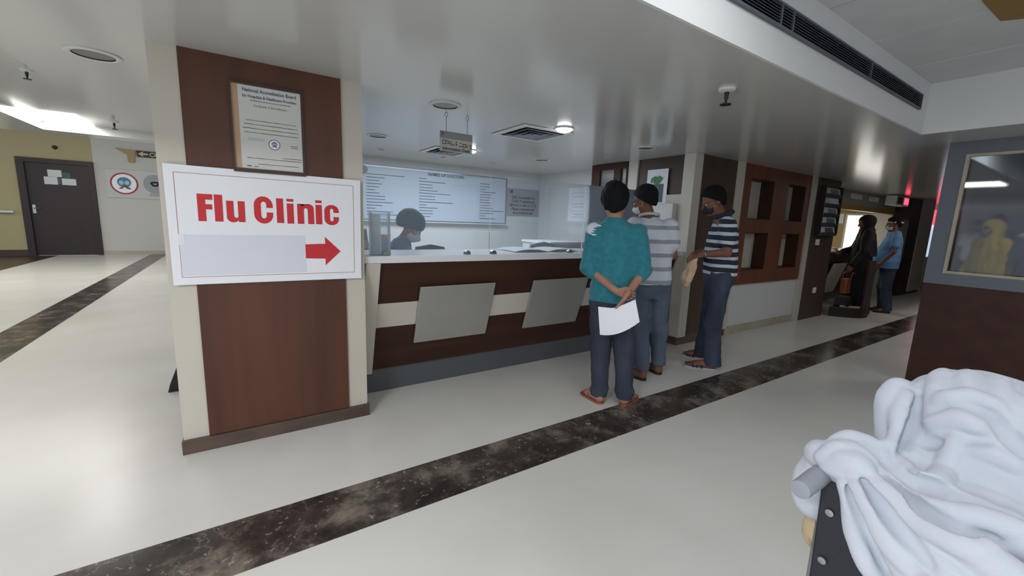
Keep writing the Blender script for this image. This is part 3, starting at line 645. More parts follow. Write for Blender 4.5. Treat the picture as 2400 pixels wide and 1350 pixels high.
for x0, x1, z0, z1, lab in ((-4.10, -3.84, 2.09, 2.27, 'upper white paper on the brown lobby door'), (-4.18, -3.93, 1.89, 2.085, 'lower left white paper on the brown lobby door'), (-3.85, -3.58, 1.89, 2.06, 'right white paper on the brown lobby door')):
    tag(MB().box(x0, x1, 16.192, 16.198, z0, z1).build('door_notice', M['paper_grey']), lab, 'paper', 'papers taped on the lobby door')
tag(MB().box(-3.83, -3.68, 16.192, 16.198, 2.07, 2.22).box(-3.925, -3.86, 16.192, 16.198, 1.9, 2.06).build('door_sticker', mat('slate_green_sticker', rgb(72, 90, 92), .6)), 'dark green stickers between the papers on the lobby door', 'sticker')
hr = thing('handrail', 'white handrail on the yellow lobby wall left of the door', 'handrail', (-6.5, 16.1, 1.12))
MB().cyl((-8.5, 16.1, 1.14), (-4.78, 16.1, 1.14), .03).build('rail', M['white_paint'], hr, True)
for x in (-8, -6.5, -5): MB().cyl((x, 16.1, 1.14), (x, 16.2, 1.12), .012).build('bracket', M['steel'], hr)
tag(MB().lathe([(.05, 0), (.05, -.03), (.03, -.06), (0, -.065)], (-3.9, 16.2, 2.85), (0, 1, 0)).build('wall_detector', M['black'], smooth=True), 'small dark dome on the yellow wall above the lobby door', 'detector')

# ================================================================ CASHIER BAY AND CORRIDOR END
sbox('wall_cashier', mat('cashier_ochre_wall', rgb(168, 150, 104), .6), 12.6, 12.75, 3.3, 5.2, 0, Z)
sbox('wall_cashier_rear', M['yellow_wall'], 7.33, 12.75, 5.2, 5.3, 0, Z)
sbox('wall_cashier_left', M['yellow_wall'], 8.05, 8.20, 3.3, 5.2, 0, Z)
sbox('trim_13', mat('cream_wall', rgb(206, 202, 190), .5), 12.56, 12.6, 3.31, 3.62, 0, Z)
fh = MB(); fh.box(8.2, 12.6, 3.3, 3.4, 1.94, Z); struct(fh.build('trim_14', mat('grey_fascia', rgb(168, 162, 150), .4)))
sbox('trim_15', mat('ochre_band', rgb(176, 136, 62), .4), 8.2, 12.6, 3.29, 3.4, 1.845, 1.94)
wn = MB(); wn.box(12.57, 12.6, 3.62, 3.66, .92, 1.86); wn.box(12.57, 12.6, 4.16, 4.20, .92, 1.86); wn.box(12.57, 12.6, 3.66, 4.16, 1.82, 1.86); wn.box(12.57, 12.6, 3.66, 4.16, .92, .96)
w2 = struct(wn.build('window_2', M['white_paint']))
MB().box(12.585, 12.599, 3.66, 4.16, .96, 1.82).build('pane', mat('daylit_window', (1, 1, 1), .3, emit=(1, .98, .92), estr=.8), w2)
fl = thing('fascia_lettering', 'white raised letters on the grey fascia above the cashier counter', 'lettering', (10.9, 3.29, 2.06))
for s_, x in (('BILLING', 9.95), ('& CASH', 10.9)): WLm = MB(); add_text(WLm, s_, (x, 3.288, 2.065), size=.12, bold=.005, sx=1.25, depth=.02); WLm.build('word', mat('white_letters', rgb(245, 245, 245), .4), fl)
cd = thing('cashier_counter', 'dark brown cashier counter with slanted front under the grey fascia', 'desk', (10.4, 3.5, 0))
MB().prism([(8.21, 3.28, 1.02), (8.21, 3.52, .15), (8.21, 3.6, .15), (8.21, 3.6, 1.02)], (4.3, 0, 0)).build('front_panel', M['wood_dark'], cd)
MB().box(8.21, 12.5, 3.25, 3.75, 1.02, 1.06, bev=.004).build('worktop', M['worktop'], cd)
MB().box(8.21, 12.5, 3.54, 3.6, 0, .15).build('kick_plate', M['grey_kick'], cd)
for a in (9.52, 10.75): MB().prism([(a+.10, 3.262, .80), (a+.72, 3.262, .80), (a+.62, 3.40, .20), (a, 3.40, .20)], (0, .03, 0), bev=.006).build('display_panel', M['beige'], cd)
tag(MB().box(9.35, 9.62, 3.32, 3.56, 1.061, 1.075).build('receipt_stack', M['paper']), 'white papers on the cashier counter in front of the woman in black', 'papers')
tag(MB().box(9.7, 9.95, 3.36, 3.6, 1.061, 1.10, bev=.004).build('cash_tray', mat('wooden_tray', rgb(190, 160, 120), .5)), 'tan tray on the cashier counter in front of the woman in black', 'tray')
for (y0, y1, z0, z1) in ((4.24, 4.42, 1.62, 1.86), ):
    tag(MB().box(12.59, 12.6, y0, y1, z0, z1).build('wall_paper_notice', M['paper']), 'white paper on the ochre wall beside the bright cashier window', 'notice')
ld = thing('display_box', 'small white box with a red digital display by the dark pier', 'display', (11.9, 2.98, 2.0))
MB().box(11.3, 12.1, 2.96, 3.14, 2.0, 2.19, bev=.01).build('casing', M['white_paint'], ld)
MB().box(11.36, 11.66, 2.952, 2.96, 2.03, 2.165).build('dark_window', M['black'], ld)
MB().box(11.78, 12.04, 2.952, 2.96, 2.03, 2.16).build('display', mat('red_led', (.9, .05, .1), .4, emit=(1, .06, .12), estr=1.2), ld)
MB().cyl((11.7, 3.05, 2.19), (11.7, 3.05, Z), .02).build('mount', M['steel'], ld)
sbox('wall_pier_dark', M['door'], 12.6, 13.35, 3.02, 3.3, .05, Z)
sbox('trim_16', M['beige'], 13.35, 14.3, 3.0, 3.3, .06, Z)
sbox('baseboard_pier', M['black'], 12.62, 14.3, 3.03, 3.3, 0, .06)
sbox('wall_corridor_rear', M['wall_white'], 14.3, 16.2, 4.2, 4.3, 0, Z)
sbox('wall_end', mat('end_wall_grey', rgb(140, 138, 134), .5), 16.2, 16.35, -6, 4.3, 0, 2.66)
ew = MB(); ew.box(16.17, 16.2, 3.22, 3.26, .75, 2.0); ew.box(16.17, 16.2, 3.72, 3.76, .75, 2.0); ew.box(16.17, 16.2, 3.26, 3.72, 1.96, 2.0); ew.box(16.17, 16.2, 3.26, 3.72, .75, .79)
w3 = struct(ew.build('window_3', M['grey_frame']))
MB().box(16.18, 16.199, 3.26, 3.72, .79, 1.96).build('pane', mat('pale_daylight_window', rgb(190, 205, 225), .3, emit=rgb(176, 194, 216), estr=.55), w3)
tag(MB().box(16.0, 16.16, 3.22, 3.46, 1.70, 2.10).build('red_display', mat('red_panel', (.8, .05, .08), .4, emit=(1, .08, .12), estr=.9)), 'glowing red sign on the far corridor end wall', 'sign')
tag(MB().box(14.6, 15.1, 3.05, 3.6, 0, .86, bev=.01).build('low_counter', M['beige']), 'low beige counter at the far end of the corridor', 'counter')

# brochure rack, switches
br = thing('brochure_rack', 'dark wall rack with five rows of pamphlets on the brown panel', 'rack', (7.8, 2.84, 1.37))
MB().box(7.49, 8.09, 2.845, 2.865, 1.36, 2.10).build('back_board', M['wood_dark'], br)
for x in (7.47, 8.09): MB().box(x, x+.02, 2.79, 2.865, 1.36, 2.10).build('side', M['door'], br)
cols = [rgb(120, 122, 124), rgb(225, 230, 238), rgb(96, 104, 114), rgb(58, 66, 86), rgb(40, 44, 50)]
for k in range(5):
    z = 1.95-.147*k
    MB().prism([(7.495, 2.835, z-.02), (7.495, 2.79, z-.02), (7.495, 2.78, z+.03), (7.495, 2.785, z+.03), (7.495, 2.795, z-.012), (7.495, 2.835, z-.012)], (.59, 0, 0)).build('shelf', M['steel'], br)
    tag(MB().prism([(7.52, 2.80, z-.010), (7.52, 2.815, z-.010), (7.52, 2.838, z+.12), (7.52, 2.823, z+.12)], (.54, 0, 0)).build('pamphlet_stack', mat('pamphlet_paper', rgb(205, 212, 222), .5)),
        ('topmost', 'second', 'middle', 'fourth', 'lowest')[k]+' row of pamphlets in the dark wall rack', 'pamphlets', 'pamphlets in the wall rack')
    c0 = bpy.context.scene.collection.objects[-1]
    MB().prism([(7.70, 2.7985+.001, z+.01), (7.70, 2.80, z+.01), (7.70, 2.8205, z+.105), (7.70, 2.8195, z+.105)], (.30, 0, 0)).build('cover_print', mat('cover_print', cols[k], .5), c0)
for x, z, w_, lab in ((7.62, 1.235, .12, 'white switch plate below the pamphlet rack'), (7.78, .46, .10, 'white socket plate low on the brown panel')):
    sp = thing('switch_plate', lab, 'switch', (x, 2.86, z))
    MB().box(x-w_/2, x+w_/2, 2.853, 2.865, z-.045, z+.045, bev=.003).build('plate', M['paper'], sp)
    for q in (-.025, .025): MB().box(x+q-.015, x+q+.015, 2.848, 2.853, z-.02, z+.02).build('rocker', M['white_paint'], sp)
# podium in front of the cashier counter
pd = thing('podium', 'dark brown open stand in front of the woman in black', 'stand', (8.6, 2.6, 0))
MB().prism([(8.30, 2.80, 0), (8.44, 2.58, 0), (8.50, 2.50, 0), (8.60, 2.44, 0), (8.72, 2.42, 0), (8.84, 2.42, 0), (8.82, 2.54, 0), (8.45, 2.80, 0)], (0, 0, .16), bev=.006).build('base', M['door'], pd)
MB().prism([(8.60, 2.44, .16), (8.72, 2.42, .16), (8.84, 2.42, .16), (8.84, 2.455, .16), (8.62, 2.475, .16)], (.0, .0, .80), bev=.004).build('side_panel', mat('dark_stand', rgb(70, 60, 58), .5), pd)
MB().prism([(8.44, 2.70, .16), (8.60, 2.475, .16), (8.63, 2.475, .16), (8.47, 2.72, .16)], (0, 0, .03)).build('sill', M['beige_dark'], pd)

# ================================================================ PEOPLE
import openvdb as vdb
class Field:
    """signed-distance field on a grid: rounded limbs blended into one continuous surface"""
    def __init__(s, lo, hi, vox):
        s.lo = np.array(lo, float); s.v = vox; s.n = np.ceil((np.array(hi)-s.lo)/vox).astype(int)+1
        s.f = np.full(s.n, 1.0, np.float32)
        s.ax = [(s.lo[i]+vox*np.arange(s.n[i])).astype(np.float32) for i in range(3)]
    def reg(s, lo, hi, m):
        sl = tuple(slice(max(int((lo[i]-m-s.lo[i])/s.v), 0), min(int((hi[i]+m-s.lo[i])/s.v)+2, s.n[i])) for i in range(3))
        return sl, s.ax[0][sl[0]][:, None, None], s.ax[1][sl[1]][None, :, None], s.ax[2][sl[2]][None, None, :]
    def put(s, sl, d, k, sub=False):
        a = s.f[sl]
        if sub:
            d = -d; h = np.clip(k-np.abs(a-d), 0, None)/max(k, 1e-6); s.f[sl] = np.maximum(a, d)+h*h*k*.25
        else:
            h = np.clip(k-np.abs(a-d), 0, None)/max(k, 1e-6); s.f[sl] = np.minimum(a, d)-h*h*k*.25
    def cone(s, a, b, ra, rb=None, k=.012, sub=False):
        rb = ra if rb is None else rb; a = np.array(a, float); b = np.array(b, float); R = max(ra, rb)
        sl, X, Y, Zz = s.reg(np.minimum(a, b)-R, np.maximum(a, b)+R, k+.02)
        ab = b-a; L2 = max(float(ab@ab), 1e-9)
        t = np.clip(((X-a[0])*ab[0]+(Y-a[1])*ab[1]+(Zz-a[2])*ab[2])/L2, 0, 1)
        d = np.sqrt((X-a[0]-t*ab[0])**2+(Y-a[1]-t*ab[1])**2+(Zz-a[2]-t*ab[2])**2)-(ra+(rb-ra)*t)
        s.put(sl, d, k, sub); return s
    def chain(s, pts, rs, k=.012):
        for i in range(len(pts)-1): s.cone(pts[i], pts[i+1], rs[i], rs[i+1], k)
        return s
    def ell(s, c, r, k=.012, R=None, sub=False):
        c = np.array(c, float); r = np.array(r, float); m = r.max()
        sl, X, Y, Zz = s.reg(c-m, c+m, k+.02); x, y, z = X-c[0], Y-c[1], Zz-c[2]
        if R is not None:
            R = np.array(R); x, y, z = (R[0, 0]*x+R[1, 0]*y+R[2, 0]*z), (R[0, 1]*x+R[1, 1]*y+R[2, 1]*z), (R[0, 2]*x+R[1, 2]*y+R[2, 2]*z)
        q = np.sqrt((x/r[0])**2+(y/r[1])**2+(z/r[2])**2); g = np.sqrt((x/r[0]**2)**2+(y/r[1]**2)**2+(z/r[2]**2)**2)
        s.put(sl, q*(q-1)/np.maximum(g, 1e-4), k, sub); return s
    def column(s, T, k=.02, p=2.3, sub=False, fold=None):
        """stack of ellipses: rows (z, cx, cy, rx, ry)"""
        T = np.array(T, float); zz = T[:, 0]; M_ = T[:, 3:].max()
        lo = np.array([(T[:, 1]-T[:, 3]).min(), (T[:, 2]-T[:, 4]).min(), zz.min()]); hi = np.array([(T[:, 1]+T[:, 3]).max(), (T[:, 2]+T[:, 4]).max(), zz.max()])
        sl, X, Y, Zz = s.reg(lo, hi, k+.03); z = Zz.ravel(); zc = np.clip(z, zz[0], zz[-1])
        def cr(v):      # smooth interpolation
            i = np.clip(np.searchsorted(zz, zc)-1, 0, len(zz)-2); t = (zc-zz[i])/(zz[i+1]-zz[i])
            mm = np.gradient(v, zz); h = zz[i+1]-zz[i]; t2, t3 = t*t, t*t*t
            return ((2*t3-3*t2+1)*v[i]+(t3-2*t2+t)*h*mm[i]+(-2*t3+3*t2)*v[i+1]+(t3-t2)*h*mm[i+1])[None, None, :]
        cx, cy, rx, ry = (cr(T[:, j]) for j in (1, 2, 3, 4))
        u, v = (X-cx)/rx, (Y-cy)/ry
        q = (np.abs(u)**p+np.abs(v)**p)**(1/p)
        if fold is not None:
            n_, amp, ph = fold; q = q/(1+amp*np.cos(n_*np.arctan2(v, u)+ph))
        d = (q-1)*np.minimum(rx, ry)
        d = np.maximum(d, np.maximum(zz[0]-Zz, Zz-zz[-1])); s.put(sl, d, k, sub); return s
    def half(s, n, c):
        """keep the side where n.p < c"""
        X, Y, Zz = s.ax[0][:, None, None], s.ax[1][None, :, None], s.ax[2][None, None, :]
        s.f = np.maximum(s.f, (n[0]*X+n[1]*Y+n[2]*Zz-c).astype(np.float32)); return s
    def wrinkle(s, amp, freq, seed=0, st=(1, 1, 1)):
        X, Y, Zz = s.ax[0][:, None, None]*st[0], s.ax[1][None, :, None]*st[1], s.ax[2][None, None, :]*st[2]
        r = np.random.default_rng(seed); w = 0
        for i in range(5):
            d = r.normal(size=3); d /= np.linalg.norm(d); f = freq*(.6+.35*i); e = r.normal(size=3); e /= np.linalg.norm(e)
            w = w+np.sin(f*(d[0]*X+d[1]*Y+d[2]*Zz)+1.5*np.sin(f*.5*(e[0]*X+e[1]*Y+e[2]*Zz)+r.uniform(0, 6))+r.uniform(0, 6))/(1+.4*i)
        s.f = (s.f+amp*.4*w).astype(np.float32); return s
    def mesh(s, name, m, parent, ds=1):
        g = vdb.FloatGrid(1.0); f = s.f.copy()
        f[0], f[-1], f[:, 0], f[:, -1], f[:, :, 0], f[:, :, -1] = 1, 1, 1, 1, 1, 1
        g.copyFromArray(np.ascontiguousarray(np.clip(f, -1, 1)/1.0)); pts, quads = g.convertToQuads(isovalue=0.0)
        pts = np.asarray(pts)*s.v+s.lo
        me = bpy.data.meshes.new(name); nq = len(quads); q = np.asarray(quads, np.int32)
        p = pts[q[:, :3]]; nrm = np.cross(p[:, 1]-p[:, 0], p[:, 2]-p[:, 0]); cen = p.mean(1)+nrm/np.maximum(np.linalg.norm(nrm, axis=1, keepdims=True), 1e-9)*s.v
        ix = np.clip(np.round((cen-s.lo)/s.v).astype(int), 0, s.n-1); ix2 = np.clip(np.round((2*p.mean(1)-cen-s.lo)/s.v).astype(int), 0, s.n-1)
        if np.mean(s.f[tuple(ix.T)] > s.f[tuple(ix2.T)]) < .5: q = q[:, ::-1].copy()
        me.vertices.add(len(pts)); me.vertices.foreach_set('co', pts.astype(np.float32).ravel())
        me.loops.add(nq*4); me.loops.foreach_set('vertex_index', q.ravel()); me.polygons.add(nq)
        me.polygons.foreach_set('loop_start', np.arange(0, nq*4, 4, dtype=np.int32))
        me.update(calc_edges=True); me.validate()
        me.polygons.foreach_set('use_smooth', np.ones(len(me.polygons), bool))
        o = bpy.data.objects.new(name, me); C.objects.link(o); me.materials.append(m); o.parent = parent; WL[o.name] = Vector(WL[parent.name])
        return o

def V3(*a): return np.array(a, float)
def unit(v): v = np.array(v, float); return v/np.linalg.norm(v)
def hand(F, w, d, p, l, curl=(.35, .4, .45, .5), thumb=.6, s=1.0, spread=.05):
    """palm, five separate fingers; d = finger direction, p = the way the palm faces, l = thumb side"""
    d = unit(d); l = unit(np.array(l)-d*np.dot(l, d)); p0 = np.cross(d, l); p0 = p0*np.sign(np.dot(p0, p) or 1); w = np.array(w, float)
    for off, kl, L, cu, sp in zip((.028, .0095, -.0095, -.027), (.092, .096, .090, .080), (.070, .079, .073, .056), curl, (1, .3, -.4, -1.2)):
        a = w+(d*.012+l*off*.55)*s; b = w+(d*kl+l*off)*s
        F.cone(a, b, .0135*s, .0105*s, .010)
        dd = unit(d+l*spread*sp); q = b; r = .0092 if L > .06 else .008
        for j, f in enumerate((.46, .30, .24)):
            an = cu*(.8 if j == 0 else 1.0); e = math.cos(an)*dd+math.sin(an)*p0; pp = -math.sin(an)*dd+math.cos(an)*p0
            dd, p0_ = e, pp; q2 = q+dd*L*f*s; F.cone(q, q2, r*s, (r-.0009)*s, .003); q = q2; r -= .0009; p0 = p0_
        p0 = np.cross(d, l); p0 = p0*np.sign(np.dot(p0, p) or 1)
    t = w+(d*.022+l*.020)*s; t1 = t+unit(d*.75+l*.6+p0*thumb*.5)*.042*s; t2 = t1+unit(d*.9+l*.22+p0*thumb)*.034*s; t3 = t2+unit(d*.9+l*.02+p0*thumb*1.2)*.027*s
    F.cone(t, t1, .014*s, .0115*s, .012).cone(t1, t2, .0105*s, .0098*s, .004).cone(t2, t3, .0098*s, .008*s, .003)

def headframe(yaw, pitch, roll):
    """columns right, forward, up; yaw > 0 turns left, pitch > 0 nods down, roll > 0 tilts to the right"""
    Rz = np.array([[math.cos(yaw), -math.sin(yaw), 0], [math.sin(yaw), math.cos(yaw), 0], [0, 0, 1]])
    Rx = np.array([[1, 0, 0], [0, math.cos(pitch), math.sin(pitch)], [0, -math.sin(pitch), math.cos(pitch)]])
    Ry = np.array([[math.cos(roll), 0, math.sin(roll)], [0, 1, 0], [-math.sin(roll), 0, math.cos(roll)]])
    return Rz @ Rx @ Ry
def head(F, c, R, s=1.0):
    P = lambda x, y, z: np.array(c)+R @ (np.array((x, y, z))*s)
    F.ell(P(0, -.014, .032), np.array((.075, .096, .088))*s, .02, R)
    F.ell(P(0, .028, -.032), np.array((.060, .066, .085))*s, .03, R)
    for q in (-1, 1):
        F.cone(P(.050*q, .005, -.060), P(.014*q, .066, -.100), .020*s, .017*s, .03)
        F.cone(P(.046*q, .070, .014), P(.012*q, .088, .010), .010*s, .011*s, .015)
        F.ell(P(.048*q, .062, -.034), np.array((.018, .018, .016))*s, .02, R)
        F.ell(P(.030*q, .100, -.006), np.array((.016, .014, .010))*s, .008, R, sub=True)
        F.ell(P(.012*q, .098, -.044), np.array((.009, .010, .008))*s, .008, R)
        F.ell(P(.079*q, -.010, -.014), np.array((.009, .021, .032))*s, .006, R)
        F.ell(P(.086*q, -.006, -.012), np.array((.006, .010, .018))*s, .004, R, sub=True)
    F.cone(P(0, .090, .002), P(0, .114, -.040), .008*s, .0125*s, .012)
    F.ell(P(0, .070, -.102), np.array((.020, .018, .017))*s, .02, R)
    F.cone(P(-.019, .087, -.066), P(.019, .087, -.066), .006*s, .006*s, .006).cone(P(-.016, .086, -.077), P(.016, .086, -.077), .0066*s, .0066*s, .005)
    return P
def eyes(parent, P, R, s=1.0):
    for q in (-1, 1):
        mb = MB(); c = P(.030*q, .079, -.006)
        bmesh.ops.create_uvsphere(mb.bm, u_segments=12, v_segments=8, radius=.0125*s, matrix=Matrix.Translation(c))
        local(mb, 'eye', mat('eye_white', rgb(215, 212, 205), .3), parent, True)
        mb = MB(); bmesh.ops.create_uvsphere(mb.bm, u_segments=10, v_segments=6, radius=.006*s, matrix=Matrix.Translation(c+R @ np.array((0, .0085, 0))*s)); local(mb, 'iris', mat('iris_dark', rgb(35, 25, 20), .2), parent, True)
def local(mb, name, m, parent, smooth=False):
    """a part already modelled in its parent's own frame"""
    bmesh.ops.recalc_face_normals(mb.bm, faces=mb.bm.faces[:])
    me = bpy.data.meshes.new(name); mb.bm.to_mesh(me); mb.bm.free(); o = bpy.data.objects.new(name, me); C.objects.link(o); o.parent = parent; me.materials.append(m); WL[o.name] = Vector((0, 0, 0))
    if smooth: me.polygons.foreach_set('use_smooth', np.ones(len(me.polygons), bool)); me.set_sharp_from_angle(angle=math.radians(45))
    return o
def hair(parent, c, R, s, m, vox=.0045, thick=.010, cut=-.008, seed=1, top=0, amp=.005, n=(0, -.67, .74)):
    c = np.array(c); F = Field(c-.15*s, c+.16*s, vox); P = lambda x, y, z: c+R @ (np.array((x, y, z))*s)
    F.ell(P(0, -.017, .036+top*.3), np.array((.077+thick*.8, .098+thick, .090+thick+top*.5))*s, .02, R)
    F.ell(P(0, -.062, -.020), np.array((.068, .045, .062))*s, .03, R)
    for q in (-1, 1): F.ell(P(.062*q, -.015, .010), np.array((.022, .06, .05))*s, .03, R)
    F.wrinkle(amp, 95, seed, (1, 1, .5)); F.wrinkle(amp*.5, 260, seed+9)
    nn = R @ unit(n); F.half(-nn, -(nn @ c+cut*s))
    return F.mesh('hair', m, parent)
def foot(F, heel, toe, ank, s=1.0):
    heel, toe = np.array(heel, float), np.array(toe, float); d = unit(toe-heel); l = np.array((d[1], -d[0], 0)); L = np.linalg.norm(toe-heel)
    h = heel+d*.03+V3(0, 0, .034); b = heel+d*L*.68+V3(0, 0, .026)
    F.cone(ank, h, .034*s, .031*s, .02).cone(h, b, .030*s, .026*s, .02).cone(np.array(ank)+d*.02, b, .03*s, .024*s, .03)
    F.cone(h+l*.008, b+l*.022, .026*s, .022*s, .02).cone(h-l*.008, b-l*.022, .026*s, .022*s, .02)
    for i, o in enumerate((.030, .015, .002, -.012, -.025)):
        F.cone(b+l*o+d*.005, b+l*o*1.05+d*(L*.30-.006*abs(i-1)-(.008 if i > 2 else 0))+V3(0, 0, -.008), .0125 if i in (0,) else .010, .010 if i == 0 else .008, .006)
def sandal(parent, heel, toe, m, strap, kind='thong'):
    heel, toe = np.array(heel, float), np.array(toe, float); d = unit(toe-heel); l = np.array((d[1], -d[0], 0)); L = np.linalg.norm(toe-heel)+.03; h0 = heel-d*.012
    w = lambda t: .034+.016*math.sin(min(t*1.25, 1)*PI/2)**2 if t < .75 else .05
    pts = []
    for t in np.linspace(0, 1, 13): pts.append((t, math.sqrt(max(0, 1-((t-.12)/.12)**2)) if t < .12 else (math.sqrt(max(0, 1-((t-.8)/.2)**2)) if t > .8 else 1)))
    out = [h0+d*L*t+l*w(t)*e for t, e in pts]+[h0+d*L*t-l*w(t)*e for t, e in pts[::-1][1:-1]]
    mb = MB(); mb.prism([tuple(p[:2])+(.001,) for p in out], (0, 0, .016)); bmesh.ops.remove_doubles(mb.bm, verts=mb.bm.verts[:], dist=.0005); o = local(mb, 'sandal', m, parent)
    sb = MB()
    if kind == 'thong':
        f0 = heel+d*L*.72+V3(0, 0, .03)
        for q in (-1, 1): sb.tube([f0, heel+d*L*.60+l*.03*q+V3(0, 0, .054), heel+d*L*.45+l*.043*q+V3(0, 0, .045), heel+d*L*.36+l*.044*q+V3(0, 0, .016)], .0055, 8)
    else:
        for f in (.42, .55, .66): sb.tube([heel+d*L*f+l*(.05*math.cos(a))+V3(0, 0, .012+.05*math.sin(a)*(1.25-f)) for a in np.linspace(0, PI, 9)], .011, 8)
    local(sb, 'strap', strap, o, True)
    return o
def legs(F, J, r=(.088, .060, .052, .036)):
    for q in 'LR':
        F.cone(J[q+'hip'], J[q+'kn'], r[0], r[1], .03).cone(J[q+'kn'], J[q+'ank'], r[2], r[3], .02)
        kn = np.array(J[q+'kn']); an = np.array(J[q+'ank']); F.ell(kn*.72+an*.28+V3(0, -.008, 0), (.040, .044, .10), .03)
def arms(F, J, r=(.046, .038, .036, .026)):
    for q in 'LR': F.cone(J[q+'sh'], J[q+'el'], r[0], r[1], .03).cone(J[q+'el'], J[q+'wr'], r[2], r[3], .012)

SKIN = mat('brown_skin', rgb(168, 126, 106), .55, rgb(158, 116, 96), (9, 9, 9), spec=.35)
SKIN_D = mat('dark_brown_skin', rgb(126, 86, 68), .55, rgb(114, 76, 60), (9, 9, 9), spec=.35)
HAIR = mat('black_hair', rgb(14, 15, 20), .75, spec=.25, bump=.6, bscale=220, bstretch=(1, 1, .2))
CUR = {}
def start(name, label, loc, rz): return thing(name, label, 'person', loc, None, rz)

# ---- man in the teal sweatshirt, seen from behind, holding a paper behind his back
t = start('person', 'man in teal sweatshirt and dark jeans, seen from behind, hands clasped behind his back', (2.44, 2.19, 0), -.84)
J = dict(Lsh=(-.212, 0, 1.345), Rsh=(.112, 0, 1.345), Lel=(-.247, -.035, 1.062), Rel=(.176, -.035, 1.066), Lwr=(-.012, -.165, .912), Rwr=(.062, -.195, .898),
         Lhip=(-.125, 0, .86), Rhip=(.030, 0, .86), Lkn=(-.106, .01, .44), Rkn=(.080, .01, .44), Lank=(-.080, -.075, .085), Rank=(.100, -.062, .085))
B = Field((-.36, -.30, 0), (.32, .26, 1.74), .0045)
B.column([(.80, -.047, 0, .15, .10), (.95, -.047, 0, .145, .10), (1.10, -.05, 0, .135, .092), (1.28, -.05, 0, .165, .10), (1.37, -.05, 0, .14, .085), (1.42, -.058, 0, .07, .06)], .03)
legs(B, J); arms(B, J); B.cone((-.058, -.005, 1.36), (-.072, .008, 1.52), .060, .054, .03)
Rh = headframe(.05, .10, -.05); P = head(B, (-.078, .012, 1.568), Rh, 1.0)
foot(B, (-.060, -.112, .012), (-.215, .055, .012), J['Lank']); foot(B, (.094, -.098, .012), (.190, .110, .012), J['Rank'])
hand(B, J['Lwr'], (.96, -.05, -.22), (0, -1, 0), (.2, 0, 1), (.75, .8, .85, .8), .5)
hand(B, J['Rwr'], (-.36, .03, -.93), (-.8, .35, .2), (-.25, -.95, 0), (.25, .3, .35, .4), .2)
B.mesh('body', SKIN, t)
hair(t, (-.078, .006, 1.566), Rh, 1.07, HAIR, thick=.018, top=.0, cut=-.030, amp=.006, seed=4)
S = Field((-.36, -.22, .76), (.32, .20, 1.48), .005)
S.column([(.812, -.045, -.005, .178, .125), (.86, -.045, -.005, .176, .125), (1.0, -.045, -.005, .166, .118), (1.12, -.048, 0, .162, .112), (1.24, -.05, 0, .178, .116), (1.34, -.05, 0, .176, .105), (1.385, -.052, 0, .13, .09), (1.425, -.06, 0, .085, .075), (1.445, -.062, 0, .068, .064)], .03)
for q, e2, c2 in (('L', J['Lel'], (-.205, -.062, 1.028)), ('R', J['Rel'], (.150, -.066, 1.028))):
    S.cone(J[q+'sh'], e2, .066, .056, .045).cone(e2, c2, .054, .049, .02)
S.wrinkle(.005, 30, 3, (1, 1, 1.6)).wrinkle(.002, 80, 5)
TEAL = mat('teal_knit', rgb(40, 122, 134), .85, rgb(34, 108, 120), (30, 30, 30), bump=.3, bscale=180, sheen=.2)
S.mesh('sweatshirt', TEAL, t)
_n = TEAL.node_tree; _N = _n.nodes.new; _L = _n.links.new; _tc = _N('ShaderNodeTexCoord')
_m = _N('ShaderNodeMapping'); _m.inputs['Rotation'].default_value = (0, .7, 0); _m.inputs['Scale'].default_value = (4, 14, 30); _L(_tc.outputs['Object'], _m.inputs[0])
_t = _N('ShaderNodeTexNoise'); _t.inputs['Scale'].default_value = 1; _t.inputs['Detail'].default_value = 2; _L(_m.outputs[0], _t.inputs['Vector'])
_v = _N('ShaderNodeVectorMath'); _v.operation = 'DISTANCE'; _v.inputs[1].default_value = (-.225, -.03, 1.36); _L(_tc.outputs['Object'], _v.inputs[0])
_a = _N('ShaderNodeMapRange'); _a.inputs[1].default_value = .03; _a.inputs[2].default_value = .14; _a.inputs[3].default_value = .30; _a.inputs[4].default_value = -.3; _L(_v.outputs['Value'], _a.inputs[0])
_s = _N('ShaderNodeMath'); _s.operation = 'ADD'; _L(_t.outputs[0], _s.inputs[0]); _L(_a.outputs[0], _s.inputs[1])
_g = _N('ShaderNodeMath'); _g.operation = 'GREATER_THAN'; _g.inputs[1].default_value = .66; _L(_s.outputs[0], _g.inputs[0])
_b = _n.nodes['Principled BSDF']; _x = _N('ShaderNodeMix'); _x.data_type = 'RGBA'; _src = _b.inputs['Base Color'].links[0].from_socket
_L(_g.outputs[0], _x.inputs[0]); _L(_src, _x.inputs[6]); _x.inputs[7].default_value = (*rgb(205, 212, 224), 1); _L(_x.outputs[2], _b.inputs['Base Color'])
wp = Field((-.30, -.13, 1.25), (-.06, .13, 1.45), .004)
Tr = Field((-.28, -.20, .04), (.24, .20, .90), .005)
Tr.column([(.70, -.046, 0, .10, .09), (.78, -.046, 0, .158, .115), (.88, -.046, 0, .162, .115)], .04)
for q, o in (('L', (-.086, -.058, .06)), ('R', (.104, -.05, .06))):
    Tr.cone(J[q+'hip'], J[q+'kn'], .092, .080, .03).cone(J[q+'kn'], o, .080, .064, .02)
    Tr.cone((o[0]-.045, o[1]-.005, .10), (o[0]+.045, o[1]-.005, .11), .026, .026, .03)
Tr.wrinkle(.006, 26, 8, (1, 1, 1.4)).wrinkle(.0025, 70, 9); Tr.half((0, 0, -1), -.052)
JEANS = mat('dark_blue_jeans', rgb(58, 66, 80), .85, rgb(48, 55, 68), (12, 12, 5), bump=.3, bscale=200)
Tr.mesh('jeans', JEANS, t)
RB = mat('rust_rubber', rgb(150, 82, 66), .6); RB2 = mat('tan_strap', rgb(120, 70, 58), .6)
